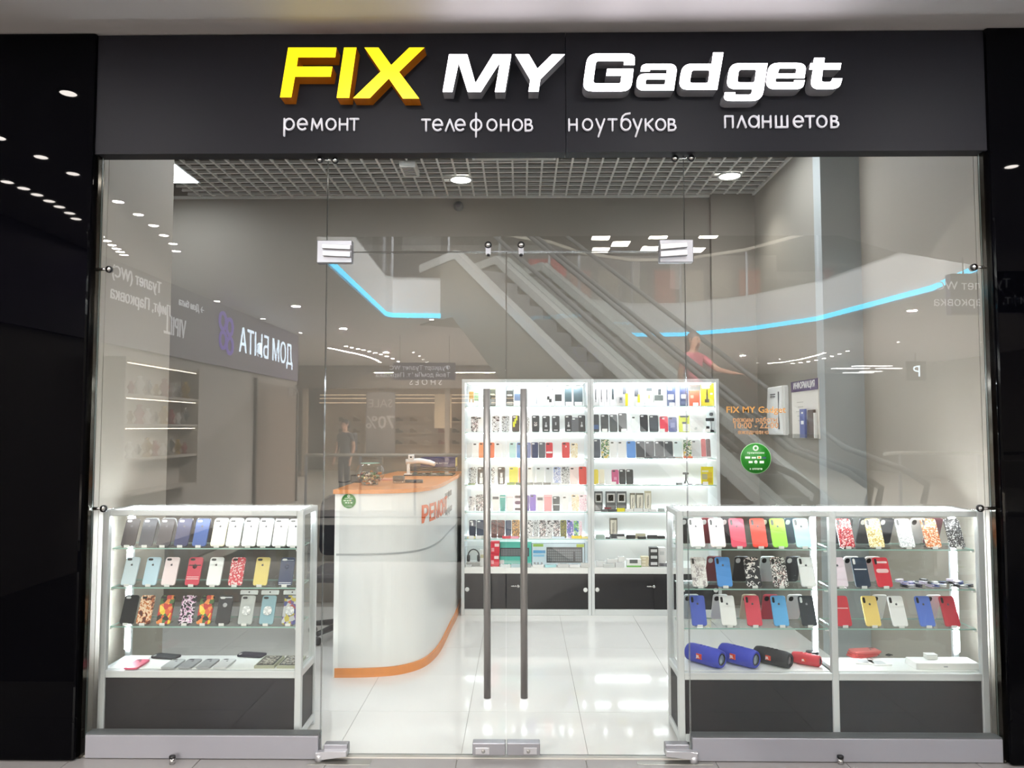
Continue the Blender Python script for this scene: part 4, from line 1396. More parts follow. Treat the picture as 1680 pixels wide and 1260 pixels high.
B().box(-0.028, 0.028, -0.02, 0.02, 0.0204, 0.026, 0.002).obj('lid', WHITE, t)
for i, (px, py, yw) in enumerate(((1449, 1093, 0.1), (1422, 1091, -0.2))):
    c = PZ(px, py, ZDK)
    t = thing('cable_pack', 'flat white cable packet on the right display deck, %s of two' % ('right', 'left')[i], 'packet', (c.x, c.y + 0.03, ZDK), yw)
    B().box(-0.045, 0.045, -0.03, 0.05, 0.0, 0.008, 0.001).obj('packet', PAPER, t)
    B().box(-0.03, 0.02, -0.02, 0.03, 0.0082, 0.0088).obj('print', mat('print_pale', '#d0d6d8', 0.5), t)
for i, px in enumerate((1436, 1458)):
    c = PZ(px, 1076, ZDK)
    t = thing('cable_clip', 'small dark cable clip behind the white packets, %s of two' % ('left', 'right')[i], 'clip', (c.x, c.y, ZDK))
    B().tube([(-0.015, 0, 0.004), (0, 0.004, 0.008), (0.02, 0, 0.004)], 0.0035, 6).obj('clip', BLACK, t)
    B().box(-0.008, 0.008, -0.005, 0.005, 0.0, 0.004).obj('foot', BLACK, t)

# ================================================================== WALL CABINETS
YW = 2.69
WD = 0.34
ZW = [Z(v, YW) for v in (666, 709, 752.3, 796, 840, 884.5)]
ZWD = Z(931, YW)
ZWT = Z(622, YW)


def wall_cabinet(label, pa, pb):
    x0, x1 = X(pa, YW, 800) + 0.0008, X(pb, YW, 800) - 0.0008
    cx = (x0 + x1) / 2
    t = thing('wall_cabinet', label, 'cabinet', (cx, YW, 0))
    h = (x1 - x0) / 2
    pw = 0.026
    for s in (-1, 1):
        a = -h if s < 0 else h - pw
        bx('side_panel', WHITE_AL, a, a + pw, 0.0, WD, 0.0, ZWT, t, 0.002)
    bx('top_panel', WHITE_AL, -h + pw, h - pw, 0.0, WD, ZWT - 0.03, ZWT - 0.0005, t, 0.002)
    bx('back_panel', WHITE, -h + pw, h - pw, WD - 0.012, WD, 0.02, ZWT - 0.03, t)
    bx('light_strip', LED, -h + 0.06, h - 0.06, 0.02, 0.04, ZWT - 0.042, ZWT - 0.031, t)
    for z in ZW:
        b = B()
        b.box(-h + pw + 0.001, h - pw - 0.001, 0.012, WD - 0.014, z - 0.006, z)
        for f in b.bm.faces:
            f.normal_update()
            f.material_index = 0 if abs(f.normal.z) > 0.9 else 1
        b.obj('glass_shelf', [CGLASS, EDGE], t)
        bx('light_strip', LEDS, -h + pw + 0.002, h - pw - 0.002, WD - 0.03, WD - 0.0135, z - 0.016, z - 0.0065, t)
        for s in (-1, 1):
            a = -h + pw if s < 0 else h - pw - 0.014
            bx('shelf_bracket', WHITE, a, a + 0.014, 0.013, 0.2, z - 0.018, z - 0.0065, t)
    bx('deck', WHITE, -h + pw, h - pw, 0.0, WD - 0.012, ZWD - 0.05, ZWD, t, 0.002)
    zd0, zd1 = Z(1000, YW), Z(941.5, YW)
    bx('plinth', WHITE_AL, -h + pw, h - pw, 0.004, WD - 0.012, 0.0, zd0, t, 0.002)
    d1 = bx('sliding_door', CHAR, -h + pw, 0.02, 0.022, 0.03, zd0, zd1, t)
    d2 = bx('sliding_door', CHAR, -0.02, h - pw, 0.012, 0.02, zd0, zd1, t)
    zk = Z(968, YW)
    for dd, kx, ky in ((d1, -h + pw + 0.022, 0.0215), (d2, h - pw - 0.022, 0.0115)):
        B().lathe([(0, 0), (0.018, 0), (0.018, 0.006), (0.012, 0.009), (0, 0.009)], 18, Matrix.Translation((kx, ky, zk)) @ Matrix.Rotation(PI / 2, 4, 'X')).obj('knob', WHITE, dd)
    zl = Z(962, YW)
    lx = -0.09 if pa < 900 else -0.045
    B().tube([(lx - 0.035, 0.008, zl), (lx + 0.02, 0.008, zl)], 0.007, 8).obj('lock_bar', CHROME, d2)
    B().lathe([(0, 0), (0.012, 0), (0.012, 0.008), (0, 0.008)], 12, Matrix.Translation((lx + 0.025, 0.0115, zl)) @ Matrix.Rotation(PI / 2, 4, 'X')).obj('lock', CHROME, d2)
    return t


wall_cabinet('white wall cabinet of lit glass shelves nearest the reception counter', 757, 969.5)
wall_cabinet('white wall cabinet of lit glass shelves standing by the right wall', 969.5, 1182)

PRM = {}


def pmat(c):
    return c if isinstance(c, bpy.types.Material) else mat('pack_' + c.lstrip('#'), c, 0.5)


def pack(name, label, cat, cx, y, z, w_, h_, d_, col, prints=(), lean=0.0, group=None, yaw=0.0):
    o = B().box(-w_ / 2, w_ / 2, 0, d_, 0, h_, 0.001).obj(name, pmat(col), None, (cx, y, z + d_ * math.sin(lean)), (-lean, 0, yaw))
    tag(o, label, cat, group)
    for u0, v0, u1, v1, pc in prints:
        B().box((u0 - 0.5) * w_, (u1 - 0.5) * w_, -0.0012, 0.0003, v0 * h_, v1 * h_).obj('print', pmat(pc), o)
    return o


YI = 2.745           # items stand here
SHELF_N = ['top', 'second', 'third', 'fourth', 'fifth', 'sixth', 'bottom']


def tall_row(side, k, ox, sc, items, ytop0, oy):
    """items: (kind, x0, x1, top, colour, description, extra) in enlarged picture units"""
    z = ZW[k] if k < 6 else ZWD
    n = 0
    for it in items:
        kind, a, b_, tp, col, desc = it[:6]
        ex = it[6] if len(it) > 6 else {}
        x0, x1 = X(ox + a / sc, YI, 800), X(ox + b_ / sc, YI, 800)
        y = YI + ex.get('dy', 0.0)
        pyt = oy + tp / sc
        hh = max(0.02, Z(pyt, YI) - z)
        lab = '%s, %s from left, %s shelf of %s wall cabinet' % (desc, ORD[n], SHELF_N[k], side)
        n += 1
        w_ = max(0.012, x1 - x0 - 0.002)
        if kind == 'c':
            ln = 0.16
            o = phone_case(((x0 + x1) / 2, y, z + 0.0025), lab, col, ex.get('st', 'seven'), w_, min(hh, 0.162) / math.cos(ln), ln, detail=ex.get('detail', w_ > 0.05), emblem=False)
            hcase = hh / math.cos(ln)
            for bnd in ex.get('bands', ()):
                band_print(o, bnd[0] * hcase, bnd[1] * hcase, bnd[2], w_ * 0.9)
            for u0, v0, u1, v1, pc in ex.get('pr', ()):
                B().box((u0 - 0.5) * w_, (u1 - 0.5) * w_, -0.0012, 0.0003, v0 * hcase, v1 * hcase).obj('print', pmat(pc), o)
        else:
            d_ = ex.get('d', 0.03)
            o = pack(ex.get('name', 'packet'), lab, ex.get('cat', 'packet'), (x0 + x1) / 2, y, z + 0.0005, w_, hh, d_, col, ex.get('pr', ()))
            if ex.get('hang'):
                pts = rpoly([(-w_ * 0.3, hh), (w_ * 0.3, hh), (w_ * 0.26, hh + 0.018, 0.006), (-w_ * 0.26, hh + 0.018, 0.006)])
                B().prism([(p.x, p.y) for p in pts], 0.0, 0.001, 'y').obj('hang_tab', pmat(col), o)


L_, R_S = 'left', 'right'
BW = [(0.12, 0.62, 0.88, 0.9, '#3a3d42'), (0.2, 0.2, 0.8, 0.5, '#7d8288')]
# left cabinet: enlarged picture 740,600 x4.5
lrow = lambda k, items: tall_row(L_, k, 740, 4.5, items, 0, 600)
lrow(0, [
    ('p', 130, 165, 192, '#b08a4a', 'small gold carton', dict(pr=[(0.2, 0.1, 0.8, 0.5, '#f0f0ea')])), ('p', 168, 200, 200, '#8fb48a', 'small green carton', dict(pr=[(0, 0, 1, 0.4, '#f4f4f2')])),
    ('p', 234, 252, 215, '#2a2c30', 'small black carton', {}),
    ('p', 280, 328, 152, '#3e4238', 'dark phone accessory carton', dict(pr=[(0.05, 0.84, 0.95, 0.98, '#8a8f5a'), (0.15, 0.55, 0.85, 0.63, '#b4b8a0'), (0.1, 0.05, 0.9, 0.35, '#8d9290')])), ('p', 335, 377, 188, '#dfe4e6', 'pale small carton', {}),
    ('p', 405, 462, 150, '#3c403e', 'dark cable carton', dict(pr=[(0.1, 0.78, 0.9, 0.92, '#8d9490'), (0.15, 0.5, 0.85, 0.58, '#c0c4b4'), (0.1, 0.04, 0.9, 0.22, '#9aa09c')])),
    ('p', 466, 512, 152, '#e8ebec', 'pale phone carton', dict(pr=[(0.05, 0.7, 0.95, 0.95, '#b9bec2'), (0, 0.28, 1, 0.62, '#6a7f9e')])),
    ('p', 575, 638, 148, '#f3f4f3', 'white adapter carton', dict(pr=[(0.05, 0.78, 0.8, 0.98, '#9a9fa2'), (0.85, 0.1, 0.98, 0.6, '#b4b8ba')])),
    ('p', 676, 762, 142, '#f5f5f4', 'white camera lens carton', dict(d=0.05, pr=[(0.25, 0.9, 0.6, 1.0, '#26282a'), (0.85, 0.72, 0.95, 0.85, '#3a3c3e'), (0.4, 0.3, 0.62, 0.46, '#26282b'), (0.58, 0.18, 0.8, 0.34, '#2e3033')])),
    ('p', 770, 820, 212, '#26282c', 'small black charger box', dict(pr=[(0, 0, 1, 0.42, '#f1f2f2')])),
    ('c', 842, 895, 155, '#33454a', 'dark glass phone', dict(pr=[(0.1, 0, 1, 0.2, '#f4f4f4')])), ('c', 908, 976, 155, '#3a4a50', 'dark glass phone', dict(pr=[(0.1, 0, 0.95, 0.2, '#f4f4f4')]))])
FIG = [(0.35, 0.3, 0.65, 0.42, '#c9ccd0'), (0.42, 0.42, 0.58, 0.6, '#b0b4b8'), (0.25, 0.08, 0.75, 0.13, '#d9dcde')]
lrow(1, [
    ('c', 144, 198, 378, FLOM, 'black white floral case', {}), ('c', 190, 243, 378, '#f2f2f0', 'white case', dict(dy=0.012)), ('c', 300, 356, 372, BWP, 'black white print case', {}), ('c', 374, 430, 372, GRP, 'grey figure print case', {}),
    ('c', 450, 506, 370, '#26282a', 'black case with yellow chevron', dict(pr=[(0.12, 0.3, 0.38, 0.62, '#dfe02a'), (0.3, 0.5, 0.55, 0.8, '#dfe02a'), (0.5, 0.7, 0.72, 0.98, '#dfe02a')])), ('c', 545, 580, 385, GRP, 'pale print case', {}),
    ('c', 597, 654, 370, '#2b2f38', 'dark case with red flower dot', dict(pr=[(0.3, 0.35, 0.7, 0.6, FLOM)])), ('c', 674, 731, 372, '#2c3038', 'dark case with pale animal figure', dict(pr=FIG)), ('c', 746, 804, 372, '#2a2e38', 'dark case with lower script', dict(pr=FIG[1:])),
    ('c', 842, 898, 368, '#2a2e38', 'dark case with small figure', dict(pr=FIG)), ('c', 890, 945, 385, '#5a5e66', 'grey leaning case', dict(dy=-0.012)), ('c', 940, 996, 368, '#2a2e38', 'dark case with pale dots', dict(pr=FIG[:2]))])
lrow(2, [
    ('c', 112, 155, 572, '#dfe1e0', 'grey white case', {}), ('c', 156, 202, 572, '#f3f2ef', 'white case', {}), ('c', 203, 258, 570, '#f0915c', 'orange case', {}), ('c', 272, 320, 570, '#e8764a', 'deeper orange case', {}),
    ('c', 326, 372, 572, '#f3f5f3', 'white case', {}), ('c', 376, 420, 572, '#eef3f2', 'white case', {}), ('c', 430, 480, 570, '#c3e8e4', 'mint case', {}), ('c', 484, 536, 570, '#6f9ed6', 'sky blue case', {}), ('c', 538, 590, 570, '#4a6aa6', 'denim blue case', {}),
    ('c', 590, 645, 568, '#2c3f66', 'navy case', {}), ('c', 647, 698, 568, '#5a606a', 'grey case', {}), ('c', 700, 753, 570, '#cc1f32', 'red case with white band', dict(bands=[(0.3, 0.42, '#f6f0f0')])),
    ('c', 820, 878, 568, '#d23a3e', 'red case with pale dot', dict(pr=[(0.45, 0.68, 0.6, 0.78, '#f0dada')])), ('c', 886, 938, 574, GOLF, 'pale flower case', {})])
PANDA = [(0.3, 0.05, 0.72, 0.4, '#f0f0ee'), (0.36, 0.42, 0.66, 0.66, '#f2f2f0')]
lrow(3, [
    ('c', 130, 187, 752, GRP, 'grey star print case', {}), ('c', 193, 250, 752, '#2c2e30', 'black case with white bear', dict(pr=PANDA)), ('c', 296, 322, 755, BWP, 'dark print case', {}), ('c', 343, 399, 752, '#303234', 'black case with white bear', dict(pr=PANDA)),
    ('c', 428, 496, 752, '#e6e04a', 'bright yellow case', {}), ('c', 498, 522, 755, '#f08a50', 'orange case', {}), ('c', 563, 622, 752, '#e3e9e6', 'clear case', {}), ('c', 628, 690, 752, '#dfe6e3', 'clear case', {}), ('c', 698, 752, 752, '#ccd4d6', 'grey clear case', {}),
    ('c', 756, 812, 750, BLP, 'blue white print case', {}), ('c', 816, 876, 748, GRP, 'grey lace print case', {}), ('c', 878, 940, 752, '#f1dcd6', 'pale pink case', {}), ('c', 944, 1002, 748, '#de4a42', 'red case', {})])
lrow(4, [
    ('c', 128, 178, 965, FLOW, 'white floral case', {}), ('c', 180, 243, 955, FLOM, 'white case with black flowers', {}), ('p', 304, 357, 962, '#f4f4f2', 'white packet', dict(d=0.012, pr=[(0.05, 0.78, 0.9, 0.95, '#55585c')])),
    ('p', 360, 402, 955, '#3aa8a0', 'teal packet', dict(d=0.012, pr=[(0.05, 0.84, 0.95, 0.9, '#e4f2f0')])), ('p', 408, 462, 962, '#f6f6f4', 'white packet', dict(d=0.012, pr=[(0.05, 0.9, 0.95, 0.93, '#d9a9b0')])),
    ('c', 467, 520, 958, '#efe6ee', 'white case with plum bands', dict(bands=[(0.8, 0.96, '#3a1c30'), (0.42, 0.62, '#5a2450'), (0.05, 0.18, '#2e1a28')])), ('c', 556, 580, 960, '#5a4a9a', 'violet case', {}), ('c', 580, 628, 955, '#7a5ac0', 'purple case', {}),
    ('p', 634, 682, 962, '#f4f4f2', 'white packet with dark strip', dict(d=0.012, pr=[(0.05, 0.72, 0.9, 0.9, '#55585c')])), ('p', 686, 745, 955, '#f2a3a8', 'pink packet', dict(d=0.012, pr=[(0.05, 0.9, 0.95, 0.96, '#f9d9da')])),
    ('c', 750, 804, 968, '#26383e', 'dark teal case with white line', dict(bands=[(0.4, 0.46, '#dfe6e6')])), ('c', 820, 868, 965, '#f4f5f4', 'white case', {}), ('c', 890, 946, 955, GOLF, 'pale gold floral case', {}), ('c', 946, 1002, 955, PNKF, 'pale pink floral case', {})])
lr2 = lambda k, items: tall_row(L_, k, 740, 4.42, items, 0, 780)
lr2(5, [
    ('c', 130, 181, 328, '#26324a', 'navy case with white dot', dict(pr=[(0.35, 0.68, 0.6, 0.86, '#eef0f2')])), ('c', 184, 243, 328, '#2a3852', 'plain navy case', {}), ('c', 290, 336, 328, LEOD, 'dark brown leopard case', {}), ('c', 336, 390, 328, LEOD, 'dark red leopard case', dict(dy=-0.002)),
    ('c', 394, 438, 330, '#24344e', 'navy case', {}), ('c', 440, 500, 328, LEOO, 'orange leopard case', {}), ('c', 550, 593, 328, BWP, 'grey animal print case', {}), ('c', 594, 636, 328, GRP, 'grey figure case', {}), ('c', 638, 690, 328, FLOM, 'black white flower case', {}),
    ('c', 691, 738, 328, BWP, 'black white bear case', {}), ('c', 739, 790, 328, FLOM, 'white flower case with red', {}), ('c', 791, 838, 328, LEOY, 'yellow leopard case', {}), ('c', 839, 888, 328, LILP, 'lilac print case', {}), ('c', 889, 926, 332, GRNP, 'green print case', {}), ('c', 927, 950, 332, PNKF, 'pink white print case', {})])

# right cabinet: enlarged picture 960,600 x4.5
rrow = lambda k, items: tall_row(R_S, k, 960, 4.5, items, 0, 600)
BLADE = [(0.4, 0.3, 0.62, 0.78, '#2a2c34'), (0.46, 0.78, 0.56, 0.92, '#2a2c34'), (0.47, 0.18, 0.58, 0.3, '#3a3c46')]
rrow(0, [
    ('p', 62, 102, 138, '#f5f5f5', 'white stylus carton', dict(pr=BLADE)), ('p', 104, 144, 138, '#f5f5f5', 'white stylus carton', dict(pr=BLADE)), ('p', 146, 183, 138, '#f3f3f5', 'white stylus carton', dict(pr=BLADE)),
    ('p', 188, 230, 138, '#eff0f0', 'white carton with dark oval', dict(pr=[(0.3, 0.3, 0.7, 0.8, '#3c4446')])), ('p', 232, 300, 212, '#f4f4f4', 'white speaker carton', dict(dy=-0.02, pr=[(0.3, 0.25, 0.7, 0.75, '#c4c8ca'), (0.42, 0.5, 0.6, 0.68, '#3a3c40')])),
    ('p', 280, 325, 140, '#e6e6e2', 'dark and yellow stand carton', dict(dy=0.02, pr=[(0.1, 0.55, 0.7, 0.95, '#4a4c50'), (0.5, 0.0, 1.0, 0.6, '#e6d020')])), ('p', 365, 412, 140, '#d9dad4', 'yellow stand carton', dict(pr=[(0.1, 0.45, 0.75, 0.98, '#5a5c60'), (0.6, 0.1, 1, 0.55, '#e0cc30')])),
    ('p', 445, 512, 160, '#f1f3ee', 'white carton with dark label', dict(pr=[(0.2, 0.8, 0.85, 0.97, '#3f4446'), (0.4, 0.4, 0.6, 0.6, '#d6d060')])), ('p', 514, 592, 165, '#e6ebe4', 'camera holder carton', dict(pr=[(0.4, 0.62, 0.7, 0.95, '#33373a'), (0.05, 0.3, 0.9, 0.6, '#4a5450')])),
    ('p', 612, 675, 142, '#4a5478', 'slate blue hanging pack', dict(d=0.012, hang=1, pr=[(0.1, 0.3, 0.8, 0.55, '#eceef2'), (0.1, 0.72, 0.6, 0.85, '#8d95b4')])), ('p', 708, 770, 142, '#4a5478', 'slate blue hanging pack', dict(d=0.012, hang=1, pr=[(0.15, 0.35, 0.75, 0.55, '#eceef2'), (0.1, 0.05, 0.9, 0.22, '#6a7394')])),
    ('p', 778, 856, 185, '#f07050', 'coral orange packet', dict(d=0.02, pr=[(0.1, 0.5, 0.4, 0.7, '#f6b49a')])), ('p', 866, 962, 132, '#e9d820', 'yellow blister pack', dict(d=0.02, pr=[(0.05, 0.78, 0.65, 0.98, '#f4f2e6'), (0.38, 0.2, 0.52, 0.75, '#4a3c14'), (0.28, 0.16, 0.62, 0.3, '#5a4818'), (0.7, 0.5, 0.9, 0.58, '#f6f4ea')]))])
rrow(1, [
    ('c', 62, 108, 362, '#26303c', 'dark phone case with blue patch', dict(pr=[(0.1, 0.15, 0.9, 0.4, '#3a5a8a')])), ('c', 119, 178, 362, '#3a4046', 'dark grey case', {}), ('c', 184, 244, 362, '#464c50', 'grey case', {}), ('c', 250, 314, 352, '#3f4244', 'tall grey case', {}),
    ('c', 345, 392, 375, '#dfe6e2', 'clear case', {}), ('c', 410, 471, 364, '#1e2026', 'black case', {}), ('c', 480, 548, 368, '#4a5056', 'dark clear case', {}), ('c', 558, 620, 376, '#dd4658', 'pinkish red case', dict(pr=[(0.3, 0.8, 0.6, 0.9, '#f0c0c6')])), ('c', 622, 686, 382, '#6a6f9e', 'dusty violet case', dict(pr=[(0.25, 0.3, 0.75, 0.62, '#8d93bc')])),
    ('p', 698, 778, 370, '#dfe62a', 'yellow black carton', dict(d=0.015, pr=[(0.1, 0.9, 0.9, 1.0, '#2a2c2a'), (0.35, 0.05, 0.95, 0.5, '#f4f6e6'), (0.3, 0.5, 0.7, 0.62, '#33363a')])), ('p', 785, 880, 400, '#eeeeec', 'white crumpled bag', dict(d=0.03, pr=[(0.3, 0.2, 0.5, 0.4, '#c9ccca')])),
    ])
# car phone holder at the right end of the second shelf
hx, hy, hz = X(960 + 938 / 4.5, YI), YI + 0.03, ZW[1]
t = thing('car_phone_holder', 'black car phone holder standing at the right end of the second wall shelf', 'phone holder', (hx, hy, hz))
B().lathe([(0, 0), (0.024, 0), (0.024, 0.012), (0.01, 0.02), (0, 0.02)], 18).obj('suction_foot', BLACK, t)
B().tube([(0, 0, 0.02), (0.0, 0, 0.07), (-0.008, -0.0, 0.12)], 0.0065, 8).obj('arm', EMB_L, t)
B().box(-0.05, 0.022, -0.02, -0.006, 0.092, 0.118, 0.004).obj('clamp', BLACK, t)
B().lathe([(0, -0.014), (0.016, -0.01), (0.016, 0.01), (0, 0.014)], 14, Matrix.Translation((0.0, 0, 0.15))).obj('ball_joint', EMB_D, t)
B().box(-0.045, -0.02, -0.022, 0.0, 0.0, 0.05, 0.003).obj('grip_arm', BLACK, t)
rrow(2, [
    ('c', 64, 116, 545, '#4a5260', 'slate case', {}), ('p', 120, 181, 545, SCEN, 'scenic green film packet', dict(d=0.01)), ('c', 186, 238, 560, '#f4f5f4', 'white case', {}), ('c', 244, 304, 560, '#f0f1f0', 'white case', {}), ('c', 310, 378, 560, '#5a92d8', 'sky blue case', {}),
    ('c', 380, 446, 560, '#42464c', 'dark grey case', {}), ('c', 448, 516, 560, '#3a3e44', 'charcoal case', {}), ('c', 519, 588, 560, '#444a4e', 'grey green case', {}), ('c', 590, 654, 560, '#4a4e52', 'grey case', {}), ('c', 660, 722, 560, '#e3f2f2', 'white aqua case', {}),
    ('p', 730, 790, 550, SCEN, 'scenic green film packet', dict(d=0.01)), ('c', 793, 860, 552, '#c9cccc', 'silver grey case', {}), ('c', 864, 900, 542, '#c04a4a', 'red case', {}), ('c', 901, 934, 542, '#55201f', 'dark red case', {})])
rrow(3, [
    ('c', 64, 100, 768, '#efd84a', 'yellow case', {}), ('c', 102, 145, 768, '#f0ead2', 'cream case', {}), ('c', 148, 194, 768, '#eceff0', 'white case', {}), ('c', 197, 251, 770, '#c0507e', 'magenta case', dict(pr=[(0.3, 0.3, 0.7, 0.5, '#d98fb0')])),
    ('c', 252, 302, 768, '#2a2c30', 'black ridged case', dict(pr=[(0.2, 0.1, 0.8, 0.5, '#3c4044')])), ('c', 304, 358, 768, '#2a2d30', 'black ridged case', dict(pr=[(0.2, 0.1, 0.8, 0.5, '#3c4044')])),
    ('p', 858, 948, 745, '#ead92a', 'yellow cable blister pack', dict(d=0.015, pr=[(0.05, 0.3, 0.5, 0.6, '#b9b48a'), (0.5, 0.1, 0.9, 0.7, '#d9b818'), (0.05, 0.7, 0.6, 0.8, '#f4f0d0')]))])
hx, hz = X(960 + 742 / 4.5, YI), ZW[3]
t = thing('phone_stand', 'small black tripod phone stand on the fourth shelf of right wall cabinet', 'phone stand', (hx, YI + 0.02, hz))
B().box(-0.025, 0.025, -0.006, 0.006, 0.085, 0.102, 0.003).obj('clamp', BLACK, t)
B().tube([(0, 0, 0.04), (0, 0, 0.086)], 0.006, 8).obj('stem', BLACK, t)
for s in (-1, 0, 1):
    B().tube([(0, 0, 0.045), (0.02 * s, -0.015 if s else 0.02, 0.004)], 0.0045, 6).obj('leg', BLACK, t)
B().box(0.02, 0.055, -0.012, 0.006, 0.0, 0.009, 0.002).obj('remote', EMB_D, t)
RING = [(0.12, 0.45, 0.88, 0.9, '#c9cbc9'), (0.25, 0.52, 0.75, 0.83, '#55585a'), (0.1, 0.05, 0.9, 0.3, '#8a8d8e')]
EARP = [(0.12, 0.1, 0.88, 0.9, '#f2efe0'), (0.4, 0.2, 0.47, 0.75, '#4a4840'), (0.55, 0.3, 0.62, 0.8, '#6a675c')]
rrow(4, [
    ('p', 66, 130, 928, '#55595c', 'dark cable pack with round window', dict(d=0.02, pr=RING)), ('p', 150, 228, 928, '#55595c', 'dark cable pack with round window', dict(d=0.02, pr=RING)), ('p', 230, 306, 928, '#55595c', 'dark cable pack with round window', dict(d=0.02, pr=RING)),
    ('p', 330, 371, 940, '#7a7768', 'cream earphone carton', dict(d=0.02, pr=EARP)), ('p', 374, 432, 940, '#7a7768', 'cream earphone carton', dict(d=0.02, pr=EARP)), ('p', 438, 488, 925, '#c4bfa4', 'beige earphone carton', dict(d=0.02, pr=EARP))])
rr2 = lambda k, items: tall_row(R_S, k, 740, 4.42, items, 0, 780)
rr2(5, [('p', 1150, 1208, 312, '#6f6b5e', 'cream earphone carton', dict(d=0.02, pr=EARP, dy=0.03))])


# flat goods along the shelf fronts
def flat_goods(name, label, cat, side, ox, sc, k, lst, group=None, same=False):
    z = ZW[k] if k < 6 else ZWD
    for i, it in enumerate(lst):
        a, b_, hpx, col, desc = it[:5]
        yy = it[5] if len(it) > 5 else YI - 0.035
        x0, x1 = X(ox + a / sc, yy), X(ox + b_ / sc, yy)
        hh = max(0.004, hpx / sc * (yy + D) / F)
        o = B().box(-(x1 - x0) / 2, (x1 - x0) / 2, 0.0, 0.03, 0.0, hh, 0.001).obj(name, pmat(col), None, ((x0 + x1) / 2, yy, z + 0.0006 + 0.0002 * i), (0, 0, random.uniform(-0.12, 0.12)))
        tag(o, label % (desc, ORD[i]), cat)
        B().box(-(x1 - x0) * 0.32, (x1 - x0) * 0.3, 0.006, 0.024, hh, hh + 0.0008).obj('print', pmat('#9aa0a4'), o)


YF = YI - 0.04
flat_goods('flat_packet', '%s flat packet, %s from left, front of sixth shelf, left wall cabinet', 'packet', L_, 740, 4.42, 5,
           [(120, 180, 14, '#efe6b0', 'cream', YF), (184, 240, 20, '#d9d6d0', 'pale grey', YF), (372, 432, 18, '#d6404e', 'red', YF), (434, 490, 16, '#f09ab0', 'pink', YF), (560, 640, 14, '#f2f2f0', 'white', YF), (645, 720, 12, '#eef0f2', 'off-white', YF), (730, 820, 13, '#d3e6f2', 'pale blue', YF), (870, 945, 20, '#f0d840', 'yellow', YF), (948, 992, 14, '#f2e690', 'pale yellow', YF)])
flat_goods('flat_packet', '%s flat packet, %s from left, fifth shelf, right wall cabinet', 'packet', R_S, 960, 4.5, 4,
           [(115, 160, 18, '#5a5c60', 'dark', YF), (140, 190, 28, '#8a2a3a', 'dark red', YF + 0.035), (165, 228, 18, '#3a3c40', 'black', YF), (232, 288, 26, '#ece22a', 'yellow', YF), (292, 350, 20, '#f2f2f0', 'white', YF), (354, 420, 24, '#e6e8e8', 'white oval', YF), (424, 462, 20, '#f0f0ee', 'white', YF + 0.004), (466, 520, 18, '#dfe2e2', 'pale', YF), (534, 582, 22, '#a9b2b0', 'grey', YF)])
flat_goods('flat_case', '%s case lying flat, %s from left, third shelf, right wall cabinet', 'phone case', R_S, 960, 4.5, 2,
           [(380, 430, 8, '#d9dcda', 'pale', YF), (435, 490, 12, '#55585c', 'grey', YF), (492, 545, 16, '#2c2e32', 'black', YF), (548, 600, 14, '#3a3c40', 'charcoal', YF), (604, 660, 12, '#6a6c70', 'mid grey', YF), (664, 720, 10, '#c4b0a0', 'beige', YF), (725, 790, 14, '#e07048', 'orange', YF), (795, 930, 12, '#dfe2e2', 'long white', YF)])
flat_goods('flat_case', '%s flat item, %s from left, fourth shelf, right wall cabinet', 'packet', R_S, 960, 4.5, 3,
           [(80, 140, 9, '#d9dcda', 'pale', YF), (220, 290, 6, '#e0e4e2', 'white', YF), (300, 400, 6, '#c9cecc', 'long pale grey', YF), (420, 560, 6, '#dfe4e2', 'long white', YF), (668, 715, 15, '#6a6e6c', 'dark grey', YF), (810, 890, 8, '#9aa09c', 'grey', YF)])
flat_goods('flat_device', '%s flat item, %s from left, sixth shelf, right wall cabinet', 'packet', R_S, 740, 4.42, 5,
           [(1045, 1110, 28, '#9fb4ac', 'grey green', YF), (1115, 1150, 10, '#2e3032', 'black', YF), (1155, 1255, 30, '#3a3d42', 'black cable', YF + 0.02), (1200, 1262, 16, '#d0d2d0', 'pale', YF - 0.012), (1266, 1330, 26, '#26282c', 'black box', YF), (1332, 1405, 34, '#c9c4aa', 'beige', YF + 0.02), (1350, 1410, 16, '#2c2e30', 'black thin', YF - 0.012), (1415, 1490, 26, '#2a2c30', 'black', YF), (1492, 1545, 20, '#33363a', 'dark', YF)])
flat_goods('flat_packet', '%s tag strip, %s from left, fourth shelf, left wall cabinet', 'packet', L_, 740, 4.5, 3,
           [(125, 180, 12, '#8a9a6a', 'olive', YF), (412, 470, 16, '#7f9a48', 'green', YF), (478, 515, 16, '#5a6a4a', 'dark green', YF), (562, 606, 16, '#7a807c', 'grey', YF), (612, 672, 16, '#8a8f8c', 'pale grey', YF), (680, 735, 16, '#6a706c', 'dark grey', YF), (742, 800, 12, '#c0c8c4', 'silver', YF), (806, 870, 10, '#dfe4e0', 'white', YF)])

# bottom shelf, left cabinet: headphones, red boxes, keyboard boxes
zb = ZWD
u = lambda a, yy=YI: X(740 + a / 4.42, yy)
vz = lambda a, yy=YI: Z(780 + a / 4.42, yy)
t = thing('headphones', 'black headphones in a clear pack at the left end of the bottom wall shelf', 'headphones', (u(165), YI, zb))
pts = [(0.045 * math.cos(a), 0.02, 0.085 + 0.05 * math.sin(a)) for a in [PI * k / 10 for k in range(11)]]
B().tube(pts, 0.005, 8).obj('headband', BLACK, t)
for s in (-1, 1):
    B().lathe([(0, -0.012), (0.026, -0.012), (0.03, 0), (0.026, 0.012), (0, 0.012)], 16, Matrix.Translation((s * 0.043, 0.02, 0.062)) @ Matrix.Rotation(PI / 2, 4, 'Y')).obj('ear_cup', BLACK, t)
B().box(-0.075, 0.075, -0.012, 0.06, 0.0, 0.155).obj('clear_box', ACRYL, t)
